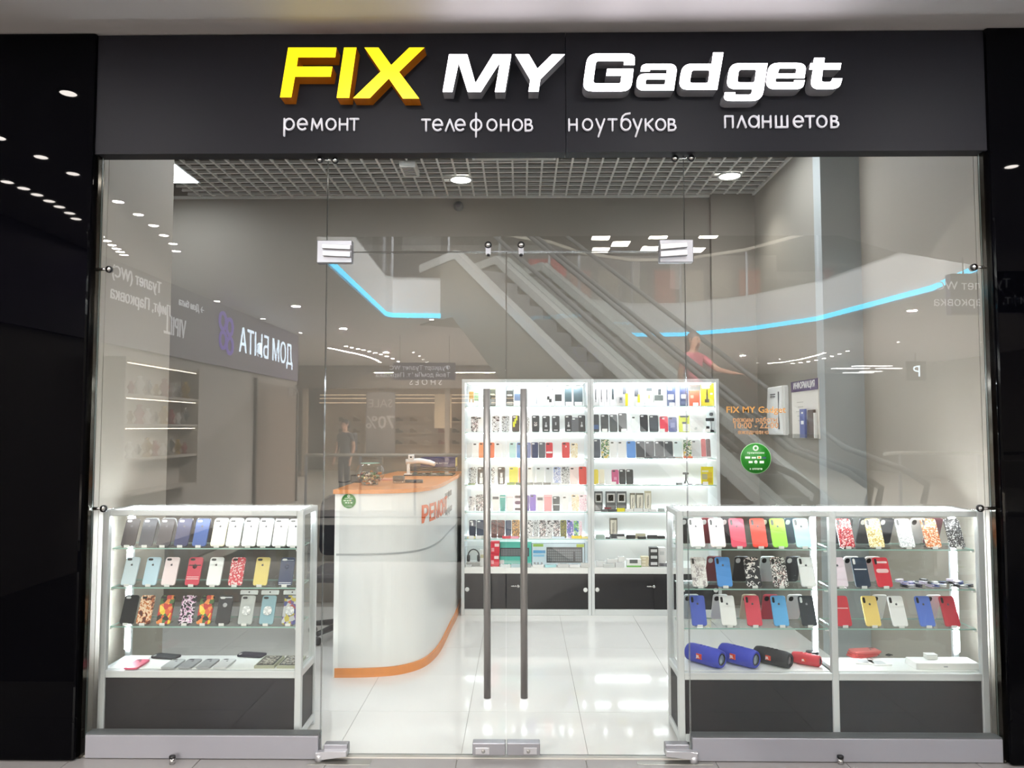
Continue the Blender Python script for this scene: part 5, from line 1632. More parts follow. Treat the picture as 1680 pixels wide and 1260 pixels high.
B().box(-0.06, 0.06, 0.0, 0.05, 0.0, 0.028).obj('tray', mat('pack_grey', '#9a9d9a', 0.5), t)
pack('white_carton', 'white carton between the headphones and the red boxes, bottom wall shelf', 'carton', (u(208) + u(262)) / 2, YI, zb + 0.0005, u(262) - u(212), vz(505) - zb - 0.04, 0.05, '#eceeed', [(0.1, 0.5, 0.9, 0.7, '#c9c4a0')])
for i, (za, zc) in enumerate(((592, 664), (514, 590))):
    z0, z1 = max(vz(za + 3) - 0.0, zb + 0.0005), vz(zc if False else za - 75)
    z0 = zb + 0.0005 + i * 0.102
    pack('red_box', '%s box of the red stack beside the teal keyboard carton, bottom wall shelf' % ('lower', 'upper')[i], 'box', (u(286) + u(350)) / 2 + 0.003 * i, YI - 0.01, z0, u(350) - u(286), 0.1, 0.07, '#c8283c',
         [(0.45, 0.6, 0.95, 0.85, '#f0dada'), (0.1, 0.2, 0.4, 0.5, '#e6a0a6')])


def keyboard_box(label, a, b_, top, col, kx0, kx1, ky0, ky1, dy, prints, tilt=0.12):
    x0, x1 = u(a, YI + dy), u(b_, YI + dy)
    w_, h_ = x1 - x0, vz(top, YI + dy) - zb
    o = pack('keyboard_box', label, 'box', (x0 + x1) / 2, YI + dy, zb + 0.0005, w_, h_, 0.035, col, prints, lean=tilt)
    # the keyboard pictured on the front: a flat print of keys
    kb = B()
    kb.box((kx0 - 0.5) * w_, (kx1 - 0.5) * w_, -0.0014, 0.0, ky0 * h_, ky1 * h_)
    kb.obj('keyboard_picture', mat('print_keyboard', '#3c4144', 0.5), o)
    nxk, nyk = 17, 5
    b = B()
    for i in range(nxk):
        for j in range(nyk):
            if i == 13 and j < 4:
                continue
            ux = kx0 + (kx1 - kx0) * (0.03 + 0.94 * i / nxk)
            uz = ky0 + (ky1 - ky0) * (0.1 + 0.8 * j / nyk)
            b.box((ux - 0.5) * w_, (ux + (kx1 - kx0) * 0.045 - 0.5) * w_, -0.002, -0.0015, uz * h_, (uz + (ky1 - ky0) * 0.12) * h_)
    k = b.obj('key_print', mat('print_keys', '#7d8488', 0.5), o)
    k['kind'] = 'stuff'
    return o


keyboard_box('teal carton picturing a black keyboard, behind the left door handle, bottom wall shelf', 300, 585, 488, '#52bfae', 0.2, 0.93, 0.36, 0.74, 0.05, [(0.02, 0.03, 0.3, 0.2, '#d9e6e6'), (0.3, 0.06, 0.7, 0.18, '#8fd0c4')])
keyboard_box('white and blue carton picturing a black keyboard, bottom wall shelf', 582, 968, 494, '#cfe4ee', 0.28, 0.95, 0.14, 0.82, 0.0,
             [(0.0, 0.0, 1.0, 0.02, '#2c4a52'), (0.0, 0.98, 1.0, 1.0, '#2c4a52'), (0.0, 0.02, 0.012, 0.98, '#2c4a52'), (0.988, 0.02, 1.0, 0.98, '#2c4a52'), (0.03, 0.84, 0.22, 0.96, '#7fae2e'), (0.84, 0.82, 0.98, 0.95, '#b4c83a'), (0.03, 0.55, 0.26, 0.68, '#58a0d0'), (0.03, 0.4, 0.24, 0.5, '#8fc4e2'), (0.04, 0.06, 0.08, 0.16, '#8a9298'), (0.1, 0.06, 0.14, 0.16, '#8a9298'), (0.17, 0.06, 0.21, 0.16, '#8a9298')], 0.08)
flat_goods('cable_packet', '%s cable packet, %s from left, before the keyboard cartons', 'packet', L_, 740, 4.42, 6,
           [(110, 150, 14, '#cfd2d2', 'pale grey', YF - 0.01), (360, 430, 20, '#dfe6e6', 'white', YF - 0.02), (435, 500, 22, '#a9c4cc', 'aqua', YF - 0.02), (505, 575, 26, '#8f9698', 'grey', YF - 0.02), (590, 670, 18, '#e3e6e6', 'white', YF - 0.02), (680, 760, 18, '#9fd6dc', 'pale teal', YF - 0.02), (770, 850, 24, '#c9cccc', 'silver', YF - 0.02), (855, 930, 20, '#e6e8e8', 'white', YF - 0.02), (935, 1000, 30, '#c4c6c4', 'grey', YF - 0.02)])
# bottom shelf, right cabinet
flat_goods('cable_packet', '%s cable packet, %s from left, bottom shelf, right wall cabinet', 'packet', R_S, 740, 4.42, 6,
           [(1045, 1120, 40, '#dfe2e2', 'white', YF + 0.02), (1100, 1180, 26, '#c9cecc', 'grey', YF - 0.015), (1125, 1200, 55, '#e9ecea', 'taller white', YF + 0.02), (1185, 1250, 34, '#d6dada', 'pale', YF - 0.015), (1205, 1250, 70, '#eef0ee', 'upright white', YF + 0.02)])
pack('tablet_box', 'white box with green edge and tablet picture on the right cabinet bottom shelf', 'box', (u(1262) + u(1366)) / 2, YI - 0.03, zb + 0.0005, u(1366) - u(1262), vz(608, YI - 0.03) - zb, 0.05, '#eef2ee',
     [(0.0, 0.0, 1.0, 0.2, '#6ab84a'), (0.2, 0.5, 0.75, 0.98, '#4a5250')])
for i in range(3):
    pack('cream_carton', '%s of three cream cartons stacked on the right cabinet bottom shelf' % ('lowest', 'middle', 'topmost')[i], 'carton', (u(1366) + u(1424)) / 2 + 0.002 * i, YI, zb + 0.0005 + i * 0.0265, u(1424) - u(1368), 0.026, 0.06, '#d9cfae', [(0.1, 0.2, 0.6, 0.7, '#efe9d4')])
    pack('black_carton', '%s of three black cartons stacked on the right cabinet bottom shelf' % ('lowest', 'middle', 'topmost')[i], 'carton', (u(1430) + u(1492)) / 2, YI - 0.005, zb + 0.0005 + i * 0.0525, u(1492) - u(1432), 0.052, 0.06, '#26282c', [(0.12, 0.25, 0.88, 0.7, '#d9dcdc')])
pack('white_carton', 'white carton right of the black carton stack, bottom wall shelf', 'carton', (u(1496) + u(1552)) / 2, YI + 0.03, zb + 0.0005, u(1552) - u(1498), 0.15, 0.06, '#f0f1f0', [(0.2, 0.6, 0.8, 0.8, '#d0d6d6')])
b = B()
b.tube([(0.03 * math.cos(a * 0.5), 0.03 * math.sin(a * 0.5), 0.006 + 0.001 * a) for a in range(26)], 0.004, 6)
tag(b.obj('coiled_cable', EMB_D, None, (u(1524), YI - 0.02, zb)), 'dark coiled cable lying at the right end of the bottom wall shelf', 'cable')

# price cards along the wall shelves
PC = B().prism([(-0.0, 0.0), (0.018, 0.0), (0.004, 0.028)], -0.022, 0.022, 'x').mesh(PAPER)
for side, k, pxs in ((0, 0, (152, 492, 600, 690, 705, 870, 945)), (1, 0, (400, 505, 645, 820)), (1, 1, (145, 287, 570, 905)), (0, 1, (128,)), (0, 5, (150, 205)), (1, 3, (205, 880))):
    for qi, q in enumerate(sorted(pxs)):
        sx = (740 if side == 0 else 960) + q / (4.42 if k == 5 else 4.5)
        o = mesh_obj('price_card', PC, PAPER, None, (X(sx, YI - 0.025), YI - 0.022 - (0.045 if k == 5 else 0) - (0.02 if (side, k) == (1, 3) else 0), ZW[k] + 0.0005))
        tag(o, 'white folded price card, %s from left, %s shelf of %s wall cabinet' % (ORD[qi], SHELF_N[k], ('left', 'right')[side]), 'price card', 'white price cards on the wall cabinets')

# ================================================================== RIGHT WALL: INFORMATION BOARD, WHITE BOX
nb = XRW


def on_wall(px, py):
    d = ray(px, py)
    s = (nb - EYE.x) / d.x
    return EYE + d * s


a, b_ = on_wall(1300, 622), on_wall(1344, 718)
zt_, zb_ = on_wall(1344, 620).z, on_wall(1344, 720).z
ya, yb_ = a.y, on_wall(1344, 620).y
t = thing('information_board', 'white information board with purple header and a leaflet pocket on right wall', 'notice board', (nb, (ya + yb_) / 2, zb_))
hw, hh = abs(ya - yb_) / 2, zt_ - zb_
bx('board', mat('board_white', '#e6e2da', 0.5), -0.008, -0.0005, -hw, hw, 0.0, hh, t)
bx('header', mat('purple_header', '#44305c', 0.5), -0.012, -0.0082, -hw, hw, hh * 0.815, hh, t)
text('header_lettering', 'ИНФОРМАЦИЯ', 0.066, (-0.0125, 0.0, hh * 0.865), (0, -1, 0), (0, 0, 1), PAPER, t, extr=0.0005, align='CENTER', bold=0.001, sx=0.88, res=2)
bx('pocket', ACRYL, -0.05, -0.009, -hw, hw * 0.9, 0.0, 0.03, t)
bx('leaflet', mat('leaflet_blue', '#5a66a0', 0.5), -0.045, -0.03, -hw * 0.35, hw * 0.02, 0.005, hh * 0.5, t)
bx('leaflet_print', PAPER, -0.0456, -0.0451, -hw * 0.28, -hw * 0.08, hh * 0.24, hh * 0.3, t)
bx('leaflet_print', PAPER, -0.0456, -0.0451, -hw * 0.24, -hw * 0.12, hh * 0.42, hh * 0.45, t)
bx('leaflet', mat('leaflet_brown', '#4a3c38', 0.5), -0.03, -0.012, -hw * 0.82, -hw * 0.45, 0.005, hh * 0.48, t)
bx('leaflet', mat('leaflet_white', '#e9e9e6', 0.5), -0.0285, -0.0105, -hw * 0.9, -hw * 0.5, 0.005, hh * 0.43, t)
b = B()
for q in range(5):
    b.box(-0.0092, -0.0086, hw * 0.1, hw * (0.5 + 0.08 * (q % 3)), hh * (0.3 + q * 0.08), hh * (0.312 + q * 0.08))
b.obj('print', mat('print_faint', '#b9b5aa', 0.6), t)
a0, a1 = on_wall(1268, 635), on_wall(1293, 632)
zt2_, zb2_ = on_wall(1293, 632).z, on_wall(1293, 714).z
t = thing('wall_heater', 'slim white wall unit with a vent slot hung left of the information board', 'wall unit', (nb, (a0.y + a1.y) / 2, zb2_))
hw, hh = abs(a0.y - a1.y) / 2, zt2_ - zb2_
B().prism(rpoly([(-0.002, 0.0), (-0.045, 0.0, 0.015), (-0.055, hh * 0.5, 0.05), (-0.045, hh, 0.015), (-0.002, hh)], 5), -hw * 0.98, hw * 0.98, 'y').obj('housing', WHITE, t)
# prism above uses (x, z) with y extrusion
bx('side_frame', LAMI, -0.03, -0.0015, -hw - 0.008, -hw * 0.99, 0.01, hh - 0.01, t)
bx('vent_slot', EMB_D, -0.0562, -0.05, -hw * 0.62, -hw * 0.56, hh * 0.12, hh * 0.88, t)
for q in range(2):
    bx('print', EMB_D, -0.056, -0.045, -hw * 0.1, hw * 0.5, hh * (0.78 + 0.05 * q), hh * (0.795 + 0.05 * q), t)

# ================================================================== CEILING FIXTURES OF THE SHOP
PAN = mat('light_panel', '#ffffff', 0.5, emit=L_PANEL, ecol='#f6faff')
PANOFF = mat('light_panel_off', '#b9bab6', 0.6)
zc = ZC - 0.004
q1 = PZ(330, 299, zc)
for i, (x0, x1, y1, on, lb) in enumerate(((q1.x - 0.6, q1.x, q1.y, 1, 'at the left wall corner'), (PZ(495, 255, zc).x, PZ(625, 255, zc).x, PZ(560, 255, zc).y, 1, 'left of the middle'), (PZ(775, 261, zc).x, PZ(912, 261, zc).x, PZ(840, 262, zc).y, 0, 'unlit in the middle'),
                                          (PZ(1105, 253, zc).x, PZ(1237, 253, zc).x, PZ(1170, 253, zc).y, 1, 'at the right'))):
    t = thing('ceiling_light', 'square ceiling light panel %s of the grid ceiling' % lb, 'ceiling light', ((x0 + x1) / 2, y1 - 0.3, zc))
    h = (x1 - x0) / 2
    B().box(-h, h, -0.3, 0.3, -0.008, 0.0).obj('frame', WHITE_AL, t)
    B().box(-h + 0.02, h - 0.02, -0.28, 0.28, -0.012, -0.0082).obj('diffuser', PAN if on else PANOFF, t)
SPOTM = mat('spot_lens', '#ffffff', 0.5, emit=L_SPOT, ecol='#fff8f0')
for i, (px, py) in enumerate(((756, 294), (1197, 288))):
    c = PZ(px, py, zc)
    t = thing('ceiling_downlight', 'round bright recessed ceiling downlight, %s of two in the grid ceiling' % ('left', 'right')[i], 'ceiling light', (c.x, c.y, zc))
    B().lathe([(0.085, 0), (0.1, 0), (0.1, -0.008), (0.085, -0.01), (0.085, 0)], 28).obj('ring', WHITE_AL, t)
    B().lathe([(0, -0.002), (0.0845, -0.002), (0.0845, -0.006), (0, -0.009)], 28).obj('lens', SPOTM, t)
    sp = bpy.data.lights.new('downlight', 'SPOT')
    sp.energy, sp.spot_size, sp.spot_blend, sp.shadow_soft_size, sp.color = 50, 1.9, 0.8, 0.06, (1, 0.95, 0.88)
    so = bpy.data.objects.new('downlight', sp)
    so.location = (c.x, c.y, zc - 0.02)
    COL.objects.link(so)
c = PZ(672, 272, zc)
t = thing('smoke_vent', 'grey slotted emergency unit mounted under the grid ceiling', 'emergency unit', (c.x, c.y, zc))
B().box(-0.065, 0.065, -0.12, 0.12, -0.05, 0.0, 0.006).obj('housing', GRID, t)
for k in range(6):
    B().box(-0.045, 0.045, -0.1 + k * 0.035, -0.09 + k * 0.035, -0.053, -0.0502).obj('slot', EMB_D, t)
c = P(752, 337, YB - 0.03)
t = thing('motion_detector', 'small grey dome detector high on the back wall', 'detector', (c.x, YB, c.z))
B().lathe([(0, 0.0005), (0.045, 0.0005), (0.045, 0.012), (0.03, 0.04), (0, 0.05)], 20, Matrix.Rotation(PI / 2, 4, 'X')).obj('dome', mat('detector_grey', '#5c5e5e', 0.6), t)
B().lathe([(0.02, 0.04), (0.022, 0.048), (0.0, 0.052)], 16, Matrix.Rotation(PI / 2, 4, 'X')).obj('lens', EMB_D, t)

# ================================================================== THE MALL OPPOSITE (seen mirrored in the glass)
def behind(px, py, z):
    """ceiling or floor spot whose mirror image lies on this line of sight"""
    c = PZ(px, py, z)
    return Vector((c.x, -c.y, z))


ML = mat('mall_downlight', '#ffffff', 0.5, emit=L_MALL, ecol='#fff6ee')
ring = B().lathe([(0.045, 0), (0.058, 0), (0.058, -0.006), (0.045, -0.006), (0.045, 0)], 16).mesh(WHITE_AL)
lens = B().lathe([(0, -0.001), (0.0445, -0.001), (0.0445, -0.004), (0, -0.004)], 16).mesh(ML)
DL = [(135, 169), (20, 238), (87, 268), (137, 294), (195, 331), (228, 352), (253, 370), (270, 386), (285, 400), (290, 412),
      (5, 297), (31, 307), (57, 317), (78, 327), (97, 337), (113, 346), (129, 356), (139, 365), (165, 388), (176, 395), (185, 402), (192, 408), (198, 413), (204, 418),
      (357, 494), (432, 523), (493, 546), (1640, 283), (1648, 585), (1473, 561), (1612, 561), (1278, 589), (1243, 595), (708, 524), (678, 578), (688, 584), (694, 590), (701, 594)]
for px, py in DL:
    c = behind(px, py, ZM)
    t = thing('mall_downlight', 'small round recessed downlight in the white mall corridor ceiling', 'ceiling light', c, 0, 'mall corridor ceiling downlights')
    place_o = bpy.data.objects.new('ring', ring)
    COL.objects.link(place_o)
    place_o.parent = t
    place_o = bpy.data.objects.new('lens', lens)
    COL.objects.link(place_o)
    place_o.parent = t
dot = B().lathe([(0, 0), (0.05, 0), (0.05, -0.006), (0, -0.006)], 8).mesh(ML)
curves = []
for k in range(19):
    s = k / 18
    curves.append((540 + 84 * s, 571 + 17 * s + 6 * s ** 5))
for k in range(10):
    s = k / 9
    curves.append((568 + 86 * s, 568 + 19 * s + 6 * s ** 5))
for k in range(17):
    s = k / 16
    curves.append((1262 + 90 * s, 596 - 5 * s - 12 * s * s))
for k in range(8):
    s = k / 7
    curves.append((1300 + 90 * s, 596 - 6 * s - 14 * s * s))
for px, py in curves:
    o = bpy.data.objects.new('ceiling_spot', dot)
    COL.objects.link(o)
    o.location = behind(px, py, ZM)
    tag(o, 'tiny ceiling spot in a curved row, seen mirrored in the glass', 'ceiling light', 'curved rows of tiny ceiling spots')
pan = B().box(-0.26, 0.26, -0.3, 0.3, -0.02, 0).mesh(mat('upper_light_panel', '#ffffff', 0.5, emit=L_UP, ecol='#fff4e6'))
for px, py in ((986, 389), (1081, 387), (1164, 386), (985, 410), (1066, 408), (1140, 410), (1018, 400)):
    o = bpy.data.objects.new('upper_light', pan)
    COL.objects.link(o)
    c = behind(px, py, 7.2)
    o.location = c
    tag(o, 'flat bright light panel in the upper floor ceiling, seen mirrored in the glass', 'ceiling light', 'upper floor light panels')
pan2 = B().box(-0.6, 0.6, -0.1, 0.1, -0.02, 0).mesh(mat('strip_light_panel', '#ffffff', 0.5, emit=14.0, ecol='#ffffff'))
for px, py in ((1395, 604), (1430, 600), (1400, 613), (1440, 609), (1468, 604), (1392, 624), (1412, 619), (1445, 617), (1470, 612), (1415, 627), (1470, 622)):
    o = bpy.data.objects.new('shop_ceiling_strip', pan2)
    COL.objects.link(o)
    c = behind(px, py, ZM)
    c.y = max(c.y, -23.5)
    c.z = ZM - 0.001
    o.location = c
    tag(o, 'long ceiling light strip of the far shop on the right, seen mirrored', 'ceiling light', 'ceiling light strips of the far right shop')

# escalators
ANG = math.atan2(0.84, 0.54)
SL = 0.66
CLAD = mat('escalator_cladding', '#636055', 0.45)
DECK = mat('escalator_deck', '#f4f6f5', 0.35, 0.2)
STEPM = mat('escalator_step', '#3c3c3c', 0.5, 0.3)
RUB = mat('handrail_rubber', '#3a3b3b', 0.35)


def escalator(label, off):
    t = thing('escalator', label, 'escalator', (0.46 - 0.84 * off, -10.43 + 0.54 * off, 0), ANG)
    L = 6.15
    prof = [(-1.4, 4.45), (0, 4.45), (L, 4.45 - SL * L), (L + 1.0, 4.45 - SL * L - 0.03), (L + 1.0, 0.002), (L - 1.5, 0.002), (-0.1, 3.45), (-1.4, 3.45)]
    W = 0.92
    for y0 in (0.0, W - 0.06):
        B().prism(prof, y0, y0 + 0.06, 'y').obj('side_cladding', CLAD, t)
    B().prism([(-1.4, 3.46), (-0.1, 3.46), (L - 1.5, 0.01), (L - 1.5, 0.05), (-0.1, 3.52), (-1.4, 3.52)], 0.06, W - 0.06, 'y').obj('soffit', CLAD, t)
    deck = [(-1.4, 4.455), (0.0, 4.455), (L, 4.455 - SL * L), (L + 1.0, 4.43 - SL * L), (L + 1.0, 4.56 - SL * L), (L, 4.6 - SL * L), (0.02, 4.6), (-1.4, 4.6)]
    rail = [(-1.3, 0, 5.4), (-0.3, 0, 5.4), (0.2, 0, 5.3), (L, 0, 5.3 - SL * (L - 0.1)), (L + 0.7, 0, 5.15 - SL * L), (L + 0.95, 0, 5.0 - SL * L), (L + 0.9, 0, 4.8 - SL * L)]
    gl = [(-1.3, 4.6), (0.02, 4.6), (L, 4.6 - SL * L), (L + 0.8, 4.57 - SL * L), (L + 0.85, 5.0 - SL * L), (L + 0.6, 5.13 - SL * L), (L, 5.27 - SL * L + SL * 0.1), (0.2, 5.27), (-0.3, 5.37), (-1.3, 5.37)]
    for y0 in (-0.02, W - 0.12):
        B().prism(deck, y0, y0 + 0.14, 'y').obj('deck_strip', DECK, t)
        B().prism(gl, y0 + 0.065, y0 + 0.075, 'y').obj('glass_balustrade', CGLASS, t)
        B().tube([(a, y0 + 0.07, c_) for a, b_, c_ in rail], 0.035, 8).obj('handrail', RUB, t)
    sm = B().box(0, 0.4, 0.13, W - 0.13, -0.2, 0).mesh(STEPM)
    n = int(L / 0.38)
    for k in range(n):
        place('step', sm, t, (k * 0.38, 0, 4.36 - SL * k * 0.38 - 0.14))
    bx('landing_plate', STEPM, -1.4, 0.0, 0.12, W - 0.12, 4.2, 4.3, t)
    bx('landing_plate', STEPM, L - 0.1, L + 1.0, 0.12, W - 0.12, 0.2, 4.3 - SL * L, t)
    return t


escalator('escalator going down to the right, farther of the mirrored pair', 0.0)
escalator('escalator with dark side cladding, nearer of the mirrored pair', 0.99)

# hanging signs
PUR = mat('purple_sign', '#4d4468', 0.5)
SGT = mat('sign_white', '#f2f2f4', 0.5, emit=2.5, ecol='#f2f2f4')


def hang_sign(label, x0, x1, y, z0, z1, lines, zc_=ZM):
    t = thing('hanging_sign', label, 'sign', ((x0 + x1) / 2, y, z0))
    h = (x1 - x0) / 2
    bx('sign_board', PUR, -h, h, -0.05, 0.05, 0, z1 - z0, t)
    for s in (-0.8, 0.8):
        B().tube([(h * s, 0, z1 - z0), (h * s, 0, zc_ - z0)], 0.008, 6).obj('hanger', STEEL, t)
    for body, u_, v_, sz in lines:
        text('lettering', body, sz, (h - u_ * 2 * h, 0.052, v_ * (z1 - z0)), (-1, 0, 0), (0, 0, 1), SGT, t, extr=0.001, res=2)
    return t


d_ = 16.0
hang_sign('purple hanging direction sign over the mirrored shoe shop', (645 - 855) * d_ / F, (747 - 855) * d_ / F, -(d_ - D), 1.6 + 73 * d_ / F, 1.6 + 101 * d_ / F,
          [('Фудкорт', 0.08, 0.58, 0.13), ('Твой дом', 0.08, 0.16, 0.13), ('Туалет WC', 0.52, 0.58, 0.13), ('Лифт, Парковка', 0.52, 0.16, 0.13)])
hang_sign('purple hanging direction sign mirrored at the far right of the glass', 4.86, 6.6, -5.0, 2.82, 3.28, [('Туалет WC', 0.66, 0.6, 0.14), ('Лифт, Парковка', 0.5, 0.2, 0.14), ('Фудкорт', 0.1, 0.6, 0.14), ('Детский мир', 0.06, 0.2, 0.14)])

# left wall with its shops
struct(bx('wall_mall_left_end', mat('mall_left_wall', '#a8a098', 0.45), LW - 0.15, LW, -12.4, -11.2, 0, ZM))
bw = bx('sign_band', mat('dark_purple_band', '#716a88', 0.4), LW + 0.001, LW + 0.05, -12.3, -3.0, 2.5, ZM - 0.002)
tag(bw, 'long dark purple sign band along the top of the left mall wall', 'sign')


def wall_text(name, label, body, size, y, z, m, bold=0.0, sx=1.0):
    o = text(name, body, size, (LW + 0.056, y, z), (0, 1, 0), (0, 0, 1), m, None, extr=0.005, bold=bold, sx=sx, res=2)
    return tag(o, label, 'lettering')


DOMM = mat('white_lit_letters', '#e6f6ff', 0.5, emit=9.0, ecol='#e0f2ff')
wall_text('shop_lettering', 'mirrored white glowing Дом быта lettering on the dark left mall wall', 'ДОМ БЫТА', 0.58, -11.9, 2.8, DOMM, bold=0.0, sx=0.92)
wall_text('direction_lettering', 'mirrored pale toilet direction text on the left mall wall', 'Туалет (WC)', 0.2, -6.15, 3.28, SGT)
wall_text('direction_lettering', 'mirrored pale lift and parking direction text on the left mall wall', 'Лифт, Парковка', 0.2, -6.45, 3.02, SGT)
wall_text('direction_lettering', 'mirrored small arrow and Дом быта direction text on the left wall', '→ Дом быта', 0.14, -7.5, 3.22, SGT)
wall_text('brand_lettering', 'mirrored thin white capital lettering on the left mall wall', 'VIPILL', 0.36, -6.9, 2.78, SGT, sx=0.7)
wall_text('shop_lettering', 'mirrored dim kn lettering over the dark left doorway', '< in', 0.4, -12.3, 2.15, mat('dim_letters', '#b9b5b0', 0.5))
ic = B()
for i, (u_, v_) in enumerate(((0.0, 0.0), (0.28, 0.06), (0.02, 0.3), (0.3, 0.36))):
    ic.lathe([(0.1, 0), (0.155, 0), (0.155, 0.02), (0.1, 0.02), (0.1, 0)], 18, Matrix.Translation((LW + 0.052, -8.5 + u_, 2.85 + v_)) @ Matrix.Rotation(PI / 2, 4, 'Y'))
tag(ic.obj('purple_emblem', mat('purple_glow', '#7a5ac8', 0.5, emit=3.0, ecol='#6a48c0')), 'mirrored purple emblem of four rings beside the white lettering', 'emblem')
o = thing('dark_doorway', 'dark brown doorway panel in the left mall wall under the lettering', 'doorway', (LW, -11.1, 0))
bx('door_panel', mat('doorway_brown', '#7a6c62', 0.35), 0.002, 0.03, -1.2, 1.2, 0.0, 2.35, o)
bx('door_frame', mat('doorway_frame', '#3a3633', 0.4), 0.002, 0.05, 1.2, 1.28, 0.0, 2.42, o)
bx('door_frame', mat('doorway_frame', '#3a3633', 0.4), 0.002, 0.05, -1.28, -1.2, 0.0, 2.42, o)
sc_ = thing('wall_showcase', 'lit wall showcase of souvenirs mirrored at the left of the glass', 'showcase', (LW, -5.9, 0.75))
bx('back_panel', mat('showcase_back', '#b9b0a6', 0.5), 0.002, 0.02, -1.0, 1.0, 0, 1.6, sc_)
for z in (0.0, 0.4, 0.8, 1.15, 1.56):
    bx('shelf', mat('showcase_wood', '#a89f94', 0.5), 0.021, 0.26, -1.0, 1.0, z, z + 0.03, sc_)
for s in (-1.0, 0.97):
    bx('frame', mat('showcase_wood', '#a89f94', 0.5), 0.002, 0.27, s, s + 0.03, -0.0, 1.6, sc_)
for z in (0.77, 1.12, 1.53):
    bx('light_strip', mat('showcase_led', '#fff4e0', 0.5, emit=14.0), 0.22, 0.24, -0.95, 0.95, z, z + 0.012, sc_)
sv = []
for k in range(3):
    r = (0.05, 0.04, 0.06)[k]
    sv.append(B().lathe([(0, 0), (r, 0), (r * 0.5, r), (r * 1.1, r * 2.2), (r * 0.4, r * 3.3), (r * 0.6, r * 3.8), (0, r * 4)], 10).mesh(PAPER))
for z in (0.43, 0.83, 1.18):
    for k in range(9):
        o = mesh_obj('souvenir', sv[(k * 2 + int(z * 10)) % 3], (mat('gilt', '#c9a860', 0.2, 0.8), CHROME, mat('porcelain', '#f2f0ec', 0.2), mat('garnet', '#8a3a3a', 0.2))[(k + int(z * 7)) % 4], None, (LW + 0.14, -6.75 + k * 0.21, 0.75 + z + 0.0005))
        tag(o, 'small shiny souvenir figure on the mirrored lit wall showcase', 'souvenir', 'souvenirs in the lit wall showcase')

# far shoe shop
sh = thing('shoe_shop', 'warm lit shoe shop front opposite with a grey sale poster', 'shop', (-3.0, -20.4, 0))
bx('header', mat('shop_header', '#6e665e', 0.5), -4.0, 3.4, 0.0, 0.2, 2.75, 3.48, sh)
text('lettering', 'SHOES', 0.26, (0.0, 0.205, 2.86), (-1, 0, 0), (0, 0, 1), SGT, sh, extr=0.004, align='CENTER', spacing=1.5, res=2)
bx('back_wall', mat('shop_back', '#c4b09a', 0.6), -4.0, 3.4, -3.0, -2.9, 0, 3.4, sh)
for z in (2.35, 2.5, 2.62):
    bx('light_strip', mat('shop_led', '#ffe2bc', 0.5, emit=4.0), -3.9, 3.2, -1.0 - z * 0.4, -0.95 - z * 0.4, z, z + 0.03, sh)
for x in (-3.9, -1.5, 0.6, 3.2):
    bx('pillar', mat('shop_pillar', '#a39586', 0.5), x, x + 0.14, -0.1, 0.1, 0, 2.75, sh)
bx('bright_panel', mat('shop_bright_panel', '#f0d8b8', 0.6, emit=0.8, ecol='#ffdcb0'), 0.2, 0.75, -0.6, -0.55, 1.5, 2.6, sh)
for z in (0.5, 0.9, 1.3, 1.7):
    bx('shelf', mat('shop_shelf', '#c9b69c', 0.5), -3.8, 3.2, -2.9, -2.6, z, z + 0.04, sh)
shoe = B().prism(rpoly([(0, 0), (0.26, 0, 0.03), (0.25, 0.06, 0.03), (0.13, 0.09, 0.03), (0.09, 0.14), (0, 0.13)]), -0.04, 0.04, 'y').mesh(PAPER)
for z in (0.9, 1.3, 1.7):
    for k in range(12):
        o = mesh_obj('shoe', shoe, (mat('shoe_tan', '#7a5a3a', 0.5), mat('shoe_black', '#2a2624', 0.4), mat('shoe_red', '#8a3a34', 0.4), mat('shoe_cream', '#d9ccb8', 0.5))[(k * 3 + int(z * 10)) % 4], None, (-6.4 + k * 0.5, -23.14, z + 0.0405), (0, 0, 0.3))
        tag(o, 'small shoe on the back shelves of the mirrored shoe shop', 'shoe', 'shoes on the shelves of the mirrored shop')
ps = thing('sale_poster', 'grey SALE 70 poster stand before the mirrored shoe shop', 'poster', (-4.35, -19.9, 0))
bx('board', mat('poster_grey', '#6a6460', 0.5), -0.45, 0.45, -0.02, 0.02, 0.7, 2.62, ps)
bx('foot', STEEL, -0.3, 0.3, -0.2, 0.2, 0.0, 0.03, ps)
bx('stem', STEEL, -0.03, 0.03, -0.03, 0.03, 0.03, 0.7, ps)
PT = mat('poster_text', '#cfc9c2', 0.5, emit=0.15)
text('lettering', 'SALE', 0.36, (0.0, 0.022, 2.15), (-1, 0, 0), (0, 0, 1), PT, ps, extr=0.001, align='CENTER', res=2)
text('lettering', '70%', 0.55, (0.0, 0.022, 1.5), (-1, 0, 0), (0, 0, 1), PT, ps, extr=0.001, align='CENTER', bold=0.006, res=2)
fr = thing('floor_railing', 'low glass railing with pale handrail on the mall floor, mirrored in the doors', 'railing', (-1.4, -9.75, 0))
B().tube([(-2.4, 0, 1.05), (1.5, 0, 1.05)], 0.03, 8).obj('handrail', mat('handrail', '#c9c2b4', 0.3, 0.6), fr)
bx('glass_panel', CGLASS, -2.4, 1.5, -0.006, 0.006, 0.08, 1.0, fr)
for k in range(5):
    bx('post', ALU, -2.4 + k * 0.96, -2.36 + k * 0.96, -0.02, 0.02, 0.0, 1.03, fr)
fr = thing('floor_railing', 'low glass railing with pale handrail mirrored right of the info board', 'railing', (6.9, -9.0, 0))
B().tube([(-1.2, 0.6, 1.12), (-0.7, 0, 1.12), (1.9, 0, 1.12)], 0.03, 8).obj('handrail', mat('handrail', '#c9c2b4', 0.3, 0.6), fr)
bx('glass_panel', CGLASS, -0.7, 1.9, -0.006, 0.006, 0.08, 1.0, fr)
